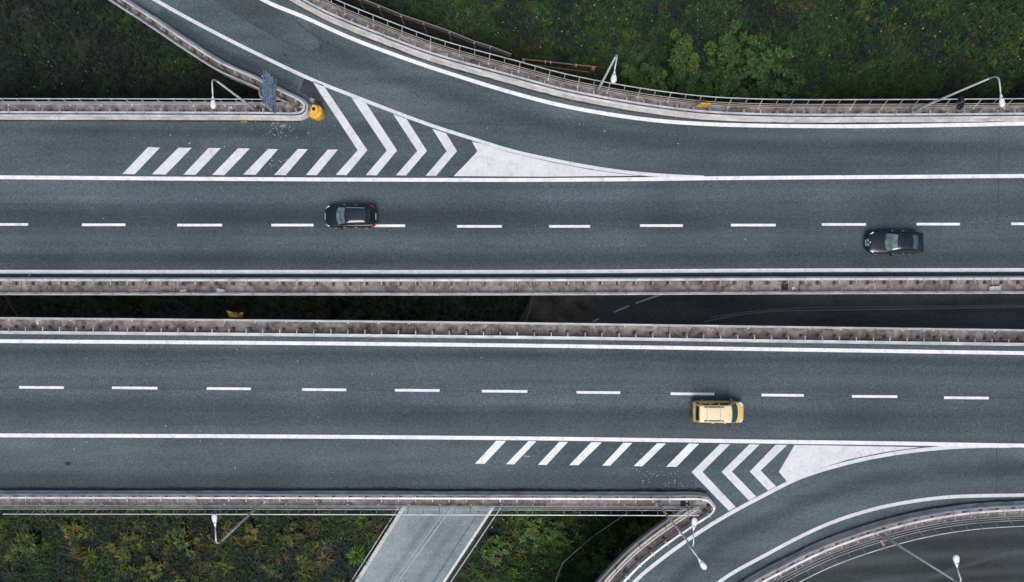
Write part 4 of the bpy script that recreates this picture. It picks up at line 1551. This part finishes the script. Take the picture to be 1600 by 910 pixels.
def build_car(name, label, px, py, heading, spec):
    p = W(px, py, 0.0)
    root = empty(name, (p.x, p.y, 0.005), label, "car", rz=heading)
    body = part("body", *loft(spec['st'], PROF), spec['paint'], root, smooth=True)
    smooth_mod(body)
    lo, hi, mid = spec['lo'], spec['hi'], spec['mid']
    n = len(lo)
    # greenhouse shell with crowned roof
    vs = list(lo) + list(mid) + list(hi)
    c = Vector((sum(v.x for v in hi) / n, 0, 0))
    for s, dz in ((.93, .035), (.6, .075), (.25, .09)):
        vs += [Vector((c.x + (v.x - c.x) * s, v.y * s, v.z + dz * spec.get('crown', .6))) for v in hi]
    vs.append(Vector((c.x, 0, hi[0].z + .094 * spec.get('crown', .6))))
    fs = []
    for i in range(5):
        for k in range(n):
            k2 = (k + 1) % n
            fs.append((i * n + k, i * n + k2, (i + 1) * n + k2, (i + 1) * n + k))
    for k in range(n):
        fs.append((5 * n + k, 5 * n + (k + 1) % n, 6 * n))
    cabin = part("cabin", vs, fs, spec['paint'], root, smooth=True)
    # roof skin, a touch proud of the shell
    rv, rf = [], []
    for s, dz in ((.965, .012), (.92, .044), (.6, .083), (.25, .098)):
        rv += [Vector((c.x + (v.x - c.x) * s, v.y * s, v.z + dz * spec.get('crown', .6) + .004)) for v in hi]
    rv.append(Vector((c.x, 0, hi[0].z + .102 * spec.get('crown', .6) + .004)))
    for i in range(3):
        for k in range(n):
            k2 = (k + 1) % n
            rf.append((i * n + k, i * n + k2, (i + 1) * n + k2, (i + 1) * n + k))
    for k in range(n):
        rf.append((3 * n + k, 3 * n + (k + 1) % n, 4 * n))
    part("roof", rv, rf, spec['roof'], root, smooth=True)
    k, cn = 8, 3
    f0 = -1.6
    f1 = k - 1 + 1.6
    pane("screen_surround", lo, mid, hi, f0 - .35, f1 + .35, .005, .99, M['trim'], root, nu=14, lift=0.007)
    pane("windscreen", lo, mid, hi, f0, f1, .06, .95, spec.get('wglass', M['glass']), root, nu=14)
    s0 = k + cn
    if spec.get('sides') is None:
        sides = [(0.6, 3.1), (3.4, 5.6)]
    else:
        sides = spec['sides']
    for a, b in sides:
        pane("side_window", lo, mid, hi, s0 + a, s0 + b, .12, .90, M['glassdark'], root, nu=4, taper0=.15, taper1=.1)
        o = 2 * (k + cn) + (k + cn)
        pane("side_window", lo, mid, hi, o + (k - 1 - b), o + (k - 1 - a), .12, .90, M['glassdark'], root, nu=4, taper0=.1, taper1=.15)
    r0 = 2 * (k + cn)
    pane("rear_window", lo, mid, hi, r0 - spec.get('rwrap', 1.0), r0 + k - 1 + spec.get('rwrap', 1.0), spec.get('rv0', .12), .92, spec.get('rglass', M['glassdark']), root, nu=10)
    wheels(root, spec['axles'], spec['hw'] - .085)
    # mirrors
    mx, my = spec['mirror']
    for s in (-1, 1):
        mb = MB()
        mb.box((mx, s * my, .98), (.16, .20, .13))
        mb.box((mx + .02, s * (my - .10), .95), (.05, .1, .04))
        mb.build("mirror", spec.get('mirrormat', spec['paint']), root)
    return root


def patch_quad(name, pts, mat, parent, d=.03):
    """small solid lamp or badge from a 4-corner outline"""
    pts = [Vector(p) for p in pts]
    nrm = (pts[1] - pts[0]).cross(pts[3] - pts[0]).normalized()
    vs = [p + nrm * d for p in pts] + [p - nrm * d for p in pts]
    return part(name, vs, [(0, 1, 2, 3), (7, 6, 5, 4), (0, 4, 5, 1), (1, 5, 6, 2), (2, 6, 7, 3), (3, 7, 4, 0)], mat, parent)


# dark hatchback (front to +x before turning)
hb = {
    'paint': M['carblack'], 'roof': M['carblack_sky'], 'hw': .87, 'axles': (1.26, -1.22), 'mirror': (.62, .97),
    'st': [(2.03, .50, .60, .28), (1.99, .62, .66, .22), (1.86, .76, .74, .20), (1.60, .84, .83, .19), (1.20, .865, .90, .19), (.80, .87, .95, .19), (.2, .875, .97, .19), (-.6, .875, .98, .19),
           (-1.2, .87, .985, .19), (-1.6, .855, .985, .20), (-1.85, .81, .95, .22), (-1.98, .72, .86, .26), (-2.03, .60, .74, .30)],
    'lo': ring(.98, -1.80, .74, .70, .16, .10, .93, rc=.16), 'mid': ring(.55, -1.66, .685, .655, .12, .08, 1.20, rc=.15), 'hi': ring(.22, -1.40, .60, .57, .06, .05, 1.42, rc=.13),
    'sides': [(.9, 3.2), (3.5, 5.4), (5.6, 6.6)], 'rwrap': .6, 'wglass': M['glass_reflect'],
}
car1 = build_car("parked_car", "black hatchback with red tail lamps driving on the upper carriageway", 550.6, 339.6, math.pi, hb)
car1.name = "car"
car1.scale = (.965, 1, 1)
car2_scale = (.94, .98, 1)
for s in (-1, 1):
    patch_quad("headlight", [(1.90, s * .56, .665), (1.96, s * .60, .64), (1.74, s * .80, .70), (1.62, s * .76, .765)][::s], M['headlamp'], car1, .02)
    patch_quad("taillight", [(-1.62, s * .80, .955), (-1.72, s * .855, .86), (-1.97, s * .70, .82), (-1.88, s * .62, .92)][::-s], M['taillamp'], car1, .035)
    MB().tube([(.15, s * .575, 1.455), (-1.3, s * .545, 1.455)], .014, 5).build("roof_trim", M['steel_dull'], car1)
    for x in (.45, -.45):
        MB().box((x, s * .885, .78), (.18, .03, .035)).build("door_handle", M['bar'], car1)
MB().box((2.04, 0, .52), (.03, .5, .11)).build("number_plate", M['plate'], car1)
MB().box((-2.04, 0, .62), (.03, .5, .11)).build("number_plate", M['plate'], car1)
MB().box((-1.62, 0, 1.38), (.22, 1.02, .03)).build("spoiler", M['carblack'], car1)
for y in (-.35, .2):
    MB().tube([(1.0, y, .99), (.93, y + .42, 1.02)], .012, 4).build("wiper", M['trim'], car1)

MB().tube([(1.08, -.70, .955), (1.16, 0, .985), (1.08, .70, .955)], .010, 4).build("bonnet_seam", M['trim'], car1)

# dark saloon
sd = {
    'paint': M['carblack'], 'roof': M['carblack'], 'hw': .89, 'axles': (1.40, -1.36), 'mirror': (.52, .99),
    'st': [(2.27, .42, .58, .30), (2.22, .58, .66, .24), (2.05, .74, .74, .20), (1.75, .845, .82, .19), (1.30, .88, .88, .19), (.80, .89, .93, .19), (.1, .895, .95, .19), (-.7, .895, .96, .19),
           (-1.3, .89, .97, .19), (-1.75, .865, .98, .20), (-2.06, .81, .965, .22), (-2.21, .70, .90, .27), (-2.27, .54, .78, .32)],
    'lo': ring(.90, -1.76, .77, .70, .15, .14, .91, rc=.17), 'mid': ring(.50, -1.40, .69, .64, .11, .12, 1.16, rc=.16), 'hi': ring(.08, -.98, .58, .54, .06, .09, 1.33, rc=.13),
    'sides': [(.8, 3.3), (3.6, 5.9)], 'rwrap': .8, 'rglass': M['glass'], 'rv0': .30, 'crown': .5, 'wglass': M['glass_reflect'],
}
car2 = build_car("car", "dark saloon with chrome grille driving near the central guardrail", 1391, 380, math.pi, sd)
car2.scale = car2_scale
for s in (-1, 1):
    patch_quad("headlight", [(2.02, s * .58, .70), (2.09, s * .63, .66), (1.86, s * .82, .73), (1.78, s * .77, .78)][::s], M['headlamp'], car2, .015)
    patch_quad("taillight", [(-2.05, s * .74, .955), (-2.10, s * .80, .90), (-2.24, s * .58, .86), (-2.20, s * .52, .93)][::-s], simple("smoked_tail_lamp", (.09, .008, .01), .2), car2, .025)
    patch_quad("grille", [(2.15, s * .05, .705), (2.27, s * .05, .62), (2.25, s * .30, .61), (2.14, s * .26, .70)][::s], M['chrome'], car2, .015)
    for x in (.3, -.6):
        MB().box((x, s * .91, .78), (.18, .03, .035)).build("door_handle", M['bar'], car2)
MB().tube([(2.08, 0, .715), (2.08, 0, .76)], .045, 10).build("badge", M['headlamp'], car2)
MB().box((2.28, 0, .42), (.03, .5, .11)).build("number_plate", M['plate'], car2)
MB().box((-2.28, 0, .60), (.03, .5, .11)).build("number_plate", M['plate'], car2)
for y in (-.35, .2):
    MB().tube([(.93, y, .97), (.85, y + .44, 1.0)], .012, 4).build("wiper", M['trim'], car2)
for y in (-.33, .33):
    MB().tube([(2.0, y * .55, .775), (1.4, y * 1.25, .925), (.98, y * 1.6, .975)], .014, 4).build("bonnet_crease", M['carblack_sky'], car2)

# yellow people carrier with roof bars
vn = {
    'paint': M['caryellow'], 'roof': M['caryellow2'], 'hw': .84, 'axles': (1.24, -1.18), 'mirror': (.86, .98), 'mirrormat': M['trim'],
    'st': [(1.98, .52, .66, .28), (1.94, .64, .74, .22), (1.82, .75, .84, .20), (1.60, .81, .93, .19), (1.25, .835, 1.00, .19), (.80, .84, 1.04, .19), (.1, .845, 1.05, .19), (-.7, .845, 1.06, .19),
           (-1.4, .84, 1.06, .19), (-1.75, .82, 1.05, .20), (-1.90, .78, 1.02, .24), (-1.96, .72, .95, .30)],
    'lo': ring(1.30, -1.87, .77, .74, .16, .04, 1.02, rc=.12), 'mid': ring(1.0, -1.80, .725, .70, .12, .03, 1.36, rc=.11), 'hi': ring(.72, -1.70, .655, .635, .07, .02, 1.70, rc=.10),
    'sides': [(.55, 2.65), (2.9, 4.5), (4.75, 6.35)], 'rwrap': -.2, 'rv0': .32, 'crown': .55, 'wglass': M['glass'],
}
car3 = build_car("car", "yellow people carrier with roof bars on the lower carriageway", 1118, 641.3, R(-.6), vn)
for s in (-1, 1):
    patch_quad("headlight", [(1.76, s * .50, .88), (1.90, s * .52, .78), (1.72, s * .78, .80), (1.55, s * .77, .93)][::s], M['headlamp'], car3, .02)
    patch_quad("taillight", [(-1.68, s * .70, 1.52), (-1.66, s * .78, 1.10), (-1.90, s * .79, 1.08), (-1.80, s * .70, 1.48)][::-s], M['taillamp'], car3, .02)
    MB().box((-.62, s * .52, 1.80), (1.50, .05, .06)).build("roof_rail", M['trim'], car3)
    for x in (-1.25, .02):
        MB().box((x, s * .52, 1.755), (.10, .06, .06)).build("rail_foot", M['trim'], car3)
    for x in (.45, -.45):
        MB().box((x, s * .855, .88), (.18, .03, .035)).build("door_handle", M['caryellow2'], car3)
for x in (-1.12, -.10):
    MB().box((x, 0, 1.825), (.07, 1.04, .035)).build("roof_bar", M['bar'], car3)
patch_quad("number_plate", [(-1.97, .30, .88), (-1.97, -.16, .88), (-1.95, -.16, 1.02), (-1.95, .30, 1.02)], M['plate'], car3, .012)
for y in (-.40, .15):
    MB().tube([(1.34, y, 1.07), (1.22, y + .5, 1.12)], .014, 4).build("wiper", M['trim'], car3)
MB().tube([(.55, -.1, 1.75), (.45, -.1, 1.95)], .012, 4).build("aerial", M['trim'], car3)


# ------------------------------------------------------------------ vegetation
def in_poly(x, y, poly):
    inside = np.zeros(x.shape, bool)
    n = len(poly)
    for i in range(n):
        x0, y0 = poly[i]
        x1, y1 = poly[(i + 1) % n]
        c = ((y0 > y) != (y1 > y)) & (x < (x1 - x0) * (y - y0) / (y1 - y0 + 1e-12) + x0)
        inside ^= c
    return inside


def blades_mesh(name, bx, by, bz, ang, length, width, lift, droop, cols, mat):
    """one curved two-segment blade for every entry"""
    n = len(bx)
    dx, dy = np.cos(ang), np.sin(ang)
    sx, sy = -dy * width * .5, dx * width * .5
    v = np.zeros((n, 5, 3), np.float32)
    v[:, 0] = np.stack([bx + sx, by + sy, bz], 1)
    v[:, 1] = np.stack([bx - sx, by - sy, bz], 1)
    mx, my, mz = bx + dx * length * .45, by + dy * length * .45, bz + lift
    v[:, 2] = np.stack([mx - sx * .9, my - sy * .9, mz], 1)
    v[:, 3] = np.stack([mx + sx * .9, my + sy * .9, mz], 1)
    v[:, 4] = np.stack([bx + dx * length, by + dy * length, bz + lift * droop], 1)
    base = (np.arange(n) * 5)[:, None]
    quads = base + np.array([0, 1, 2, 3])
    tris = base + np.array([3, 2, 4])
    me = bpy.data.meshes.new(name)
    me.vertices.add(n * 5)
    me.vertices.foreach_set("co", v.ravel())
    me.loops.add(n * 7)
    li = np.concatenate([quads, tris], 1).ravel()
    me.loops.foreach_set("vertex_index", li.astype(np.int32))
    me.polygons.add(n * 2)
    st = np.stack([np.arange(n) * 7, np.arange(n) * 7 + 4], 1).ravel()
    me.polygons.foreach_set("loop_start", st.astype(np.int32))
    me.update(calc_edges=True)
    at = me.color_attributes.new("col", 'FLOAT_COLOR', 'POINT')
    cc_ = np.ones((n, 5, 4), np.float32)
    cc_[:, :, :3] = cols[:, None, :]
    at.data.foreach_set("color", cc_.ravel())
    me.materials.append(mat)
    return me


PAL = {k: np.array(v) for k, v in {
    'dark': (.021, .033, .026), 'green': (.030, .068, .018), 'lime': (.095, .125, .018), 'olive': (.056, .066, .022), 'ochre': (.125, .085, .016), 'brown': (.060, .046, .032),
    'straw': (.19, .14, .06), 'fresh': (.044, .112, .022), 'pale': (.14, .165, .13)}.items()}


def field_cols(x, y, weights, seed, spread=.35):
    names = list(weights)
    f = [fbm(x * .33 + 17 * i, y * .33 - 9 * i, seed + i * 5) * .55 + fbm(x * 1.3 + 5 * i, y * 1.3, seed + 50 + i) * .45 + np.log(weights[nm]) * .13 + rng.normal(0, .06, x.shape) for i, nm in enumerate(names)]
    k = np.argmax(np.stack(f, 0), 0)
    cols = np.stack([PAL[nm] for nm in names], 0)[k]
    return cols * (1 + rng.normal(0, spread, x.shape))[:, None].clip(.3, 2.2)


def grass(name, poly_px_, zref, per_m2, label, weights, seed, blade=(.25, .6), width=(.03, .06), lift=(.15, .45), tuft=6, clump=.5, spread=1.1, base_z=0.0):
    P = [W2(x, y, zref) for x, y in poly_px_]
    x0, x1 = min(p.x for p in P), max(p.x for p in P)
    y0, y1 = min(p.y for p in P), max(p.y for p in P)
    n = int((x1 - x0) * (y1 - y0) * per_m2 / tuft)
    tx = rng.uniform(x0, x1, n)
    ty = rng.uniform(y0, y1, n)
    keep = in_poly(tx, ty, [(p.x, p.y) for p in P])
    dens = fbm(tx * .8, ty * .8, seed + 90)
    keep &= dens + rng.uniform(-.25, .25, n) > clump - .12
    tx, ty = tx[keep], ty[keep]
    tcol = field_cols(tx, ty, weights, seed)
    tall = .5 + fbm(tx * .5, ty * .5, seed + 33)
    n = len(tx)
    bx = np.repeat(tx, tuft) + rng.normal(0, .05, n * tuft)
    by = np.repeat(ty, tuft) + rng.normal(0, .05, n * tuft)
    bz = ground_z(bx, by) - .03 + base_z
    m = n * tuft
    lean = np.repeat(rng.uniform(0, 6.28, n), tuft)
    ang = lean + rng.normal(0, spread, m)
    s = np.repeat(tall, tuft)
    L = rng.uniform(*blade, m) * s
    cols = .86 * np.repeat(tcol, tuft, 0) * (1 + rng.normal(0, .25, m))[:, None].clip(.4, 1.9)
    me = blades_mesh(name, bx, by, bz, ang, L, rng.uniform(*width, m), rng.uniform(*lift, m) * s, rng.uniform(.5, 1.2, m), cols.astype(np.float32), M['leaf'])
    o = link(name, me)
    return tag(o, label, "grass", kind="stuff")


grass("grass", [(-60, -60), (160, -60), (460, 175), (-60, 180)], -8.1, 150, "dark grass in the shaded hollow at the upper left", {'dark': 4.0, 'green': .8, 'olive': .5, 'brown': .2}, 11, clump=.5)
grass("grass", [(480, -60), (1660, -60), (1660, 170), (1200, 170), (950, 145), (800, 105), (560, 10)], -6.3, 170, "rough green grass on the bank along the top",
      {'dark': 2.0, 'green': 2.6, 'fresh': .8, 'lime': .7, 'olive': .9, 'brown': .2, 'ochre': .12}, 21, clump=.42)
grass("grass", [(-60, 775), (628, 785), (512, 960), (-60, 960)], -8.1, 190, "tangled green and ochre undergrowth at the lower left",
      {'dark': 4.5, 'green': 1.3, 'lime': .3, 'olive': .7, 'ochre': .25, 'brown': .5}, 31, blade=(.3, .9), width=(.04, .09), lift=(.2, .7), clump=.46)
grass("undergrowth", [(-60, 775), (628, 785), (512, 960), (-60, 960)], -8.1, 42, "star shaped tufts of bracken standing in the lower left undergrowth",
      {'dark': 1.6, 'green': 1.6, 'lime': 1.7, 'olive': 1.3, 'ochre': .75, 'brown': .6}, 61, blade=(.35, .85), width=(.035, .07), lift=(.15, .45), tuft=10, clump=.5, spread=3.0, base_z=.35)
grass("undergrowth", [(797, 785), (1065, 785), (935, 960), (685, 960)], -8.1, 30, "star shaped tufts of weeds on the bank beside the lower slip road",
      {'green': 1.2, 'fresh': 1.6, 'lime': 1.3, 'olive': .6}, 71, blade=(.25, .6), width=(.04, .07), lift=(.1, .35), tuft=9, clump=.5, spread=3.0, base_z=.3)
grass("grass", [(797, 785), (1065, 785), (935, 960), (685, 960)], -8.1, 190, "green grass on the bank between lower road and slip road",
      {'dark': 1.3, 'green': 1.8, 'fresh': .8, 'lime': .7, 'olive': .8}, 41, clump=.44)
grass("grass", [(-60, 445), (838, 445), (826, 520), (-60, 520)], -8.1, 190, "sparse dark grass deep in the gap between the carriageways", {'pale': 4.0, 'lime': 1.6, 'olive': 1.0, 'ochre': .5}, 51, clump=.5)


def leaf_cloud(name, n, rx, ry, rz, cols, seed, leaf=(.10, .22), lobes=26):
    g = np.random.default_rng(seed)
    lc = g.normal(0, 1, (lobes, 3))
    lc /= np.linalg.norm(lc, axis=1)[:, None]
    lc *= g.uniform(.15, 1.25, lobes)[:, None]
    lc[:, 2] = np.abs(lc[:, 2])
    lr = g.uniform(.08, .30, lobes)
    k = g.integers(0, lobes, n)
    d = g.normal(0, 1, (n, 3))
    d /= np.linalg.norm(d, axis=1)[:, None]
    p = lc[k] + d * (lr[k] * g.uniform(.5, 1.05, n) ** .6)[:, None]
    p[:, 2] = np.abs(p[:, 2])
    p *= np.array([rx, ry, rz])
    base = np.array(cols)
    ci = base[(k + g.integers(0, 2, n)) % len(base)] * (1 + g.normal(0, .3, n))[:, None].clip(.35, 2.0)
    return p, g.uniform(0, 6.28, n), g.uniform(*leaf, n), ci, g


def shrub(px, py, ztop, r, h, label, cols, seed, n=1500, group=None, leaf=(.10, .22), name="shrub", cat="shrub"):
    c = W(px, py, ztop)
    zb = float(ground_z(np.array([c.x]), np.array([c.y]))[0])
    root = empty(name, (c.x, c.y, zb), label, cat, group=group)
    p, a, l, ci, g = leaf_cloud("crown", n, r, r * random.uniform(.8, 1.1), h, cols, seed, leaf)
    me = blades_mesh("crown", p[:, 0], p[:, 1], p[:, 2] + .25, a, l * 1.6, l * .75, g.normal(.0, .05, n), g.uniform(-1.5, 1.5, n), (ci * .98).astype(np.float32), M['leaf'])
    link("crown", me, root)
    st = MB()
    st.tube([(0, 0, -.15), (.02, .03, .3), (.05, 0, h * .5)], [.07, .055, .03], 6)
    for k in range(5):
        t = random.uniform(0, 6.28)
        st.tube([(.02, .02, .25), (math.cos(t) * r * .3, math.sin(t) * r * .3, h * .45), (math.cos(t) * r * .6, math.sin(t) * r * .6, h * .75)], [.04, .03, .012], 5)
    st.build("stem", M['bark'], root)
    return root


GREENS = [(.026, .056, .018), (.040, .088, .020), (.058, .108, .022), (.034, .072, .022)]
YG = [(.068, .105, .018), (.048, .088, .018), (.036, .07, .018)]
shrub(1010, 108, -4.6, 1.9, 1.5, "broad green shrub nearest the red barrier beam on the upper bank", GREENS, 1, 3600)
shrub(1032, 122, -4.9, 1.2, 1.0, "low yellowish shrub at the foot of the broad shrub near the railing", YG, 8, 1800)
shrub(1078, 80, -4.4, 1.8, 1.7, "yellowish green shrub, topmost of the shrub cluster on the upper bank", YG, 2, 3400)
shrub(1092, 116, -4.8, 1.9, 1.3, "dark low shrub in the middle of the shrub cluster by the railing", GREENS[:2] + [(.022, .06, .028)], 3, 3000)
shrub(1152, 118, -4.6, 2.0, 1.5, "widest green shrub in the shrub cluster beside the yellow plate", GREENS, 4, 3800)
shrub(1206, 82, -4.6, 1.8, 1.6, "bright green shrub at the right end of the shrub cluster", [(.036, .095, .022), (.048, .11, .024), (.028, .07, .020)], 5, 3400)
shrub(1226, 120, -4.9, 1.8, 1.2, "dim green shrub close to the railing at the right of the cluster", GREENS[:2], 6, 2800)
shrub(1150, 74, -5.0, 1.8, 1.0, "low dark green shrub between the two taller shrubs of the cluster", GREENS[:2], 7, 2200)
OCH = [(.030, .055, .015), (.075, .095, .018), (.13, .085, .015), (.05, .06, .02)]
scr = [(40, 850, 0, "ragged green scrub bush at the far left end of the lower left bank"), (112, 830, 1, "yellowish scrub bush just below the straw coloured dry grass fringe"),
       (190, 855, 2, "ochre scrub bush between the ochre tussock and the lower left street lamp"), (285, 848, 0, "green scrub bush just left of the lower left street lamp head"),
       (390, 842, 1, "green scrub bush right of the lower left street lamp arm"), (455, 835, 2, "ochre scrub bush nearest the grey withered rosette plant"),
       (425, 888, 0, "dark scrub bush at the bottom edge right of the lower left lamp"), (235, 888, 1, "green scrub bush at the bottom edge left of the lower left lamp")]
for i, (px, py, kk, lab) in enumerate(scr):
    shrub(px, py, -7.2, random.uniform(.8, 1.3), random.uniform(.6, 1.0), lab, [OCH[kk], OCH[(kk + 1) % 4], OCH[0]], 100 + i, 900,
          group="scrub bushes below the lower left railing", leaf=(.08, .26))
for i, (px, py, lab) in enumerate([(775, 860, "bright green bush on the bank beside the lower road"), (830, 835, "yellowish bush in the middle of the lower central bank"),
                                   (935, 880, "round green bush close to the rusty slip road railing"), (870, 835, "pale speckled bush beside the kinking cable"), (1000, 828, "dark green bush under the double headed lamp")]):
    shrub(px, py, -7.2, 1.1, .8, lab, [GREENS[1], GREENS[2], (.07, .10, .02)], 200 + i, 1000)


def yucca(px, py, label, cols, seed, r=1.1, n=90, name="yucca"):
    c = W(px, py, -7.2)
    zb = float(ground_z(np.array([c.x]), np.array([c.y]))[0])
    root = empty(name, (c.x, c.y, zb), label, "plant")
    g = np.random.default_rng(seed)
    ang = g.uniform(0, 6.28, n)
    el = g.uniform(.1, 1.3, n)
    L = r * g.uniform(.6, 1.1, n)
    cs = np.array(cols)[g.integers(0, len(cols), n)] * (1 + g.normal(0, .25, n))[:, None].clip(.4, 1.8)
    me = blades_mesh("leaf_rosette", np.cos(ang) * .08, np.sin(ang) * .08, np.full(n, .45), ang, L * np.cos(el * .8), np.full(n, .075), L * np.sin(el) * .7, g.uniform(.5, 1.4, n), cs.astype(np.float32), M['leaf'])
    link("leaf_rosette", me, root)
    MB().tube([(0, 0, -.1), (0, 0, .3), (0, 0, .5)], [.12, .10, .06], 7).build("trunk", M['bark'], root)
    return root


yucca(556, 869, "bright green spiky rosette plant beside the left edge of the lower road", [(.06, .14, .02), (.10, .17, .03), (.03, .08, .015)], 1, 1.15, 130)
yucca(507, 876, "dead straw coloured spiky rosette plant in the scrub", [(.16, .12, .07), (.10, .08, .06), (.17, .12, .03)], 2, 1.1, 90)
yucca(511, 853, "grey withered spiky rosette plant next to the straw coloured one", [(.12, .11, .11), (.07, .065, .065)], 3, .8, 60)
yucca(567, 815, "yellow green spiky rosette plant just below the lower railing", [(.09, .13, .02), (.12, .12, .02), (.04, .08, .015)], 4, .9, 80)
yucca(577, 841, "small green spiky rosette plant above the bright green one", [(.04, .09, .02), (.06, .10, .02)], 5, .7, 60)
yucca(118, 866, "ochre spiky tussock in the lower left scrub", [(.12, .09, .018), (.08, .075, .02)], 6, .9, 90, "tussock")
# straw fringe just outside the lower left railing
P = []
g = np.random.default_rng(77)
n = 2600
px = g.uniform(40, 205, n)
py = g.normal(807, 4, n)
pts = np.array([W2(a, b, -7.9) for a, b in zip(px, py)])
cs = np.array([(.17, .12, .04), (.14, .08, .012), (.20, .15, .08), (.08, .07, .02)])[g.integers(0, 4, n)] * (1 + g.normal(0, .25, n))[:, None].clip(.4, 1.8)
me = blades_mesh("dry_grass", pts[:, 0], pts[:, 1], ground_z(pts[:, 0], pts[:, 1]), g.uniform(0, 6.28, n), g.uniform(.2, .6, n), g.uniform(.03, .06, n), g.uniform(.1, .5, n), g.uniform(.5, 1.2, n), cs.astype(np.float32), M['leaf'])
tag(link("dry_grass", me), "straw coloured dry grass along the lower left railing", "grass", kind="stuff")
# tiny flowers and scraps in the grass
fl = MB()
for _ in range(260):
    px, py = (random.uniform(600, 1600), random.uniform(0, 120)) if random.random() < .55 else (random.uniform(0, 420), random.uniform(0, 150)) if random.random() < .3 else (random.uniform(720, 980), random.uniform(810, 905))
    v = W(px, py, -6.0)
    z = float(ground_z(np.array([v.x]), np.array([v.y]))[0]) + .35
    s = random.uniform(.04, .10)
    fl.box((v.x, v.y, z), (s, s, .03), random.uniform(0, 3))
tag(fl.build("flowers", simple("flower_petals", (.34, .30, .10), .8, var=.5, scale=.3, dark=(.22, .24, .22))), "tiny pale flowers dotted through the grass", "flowers", kind="stuff")
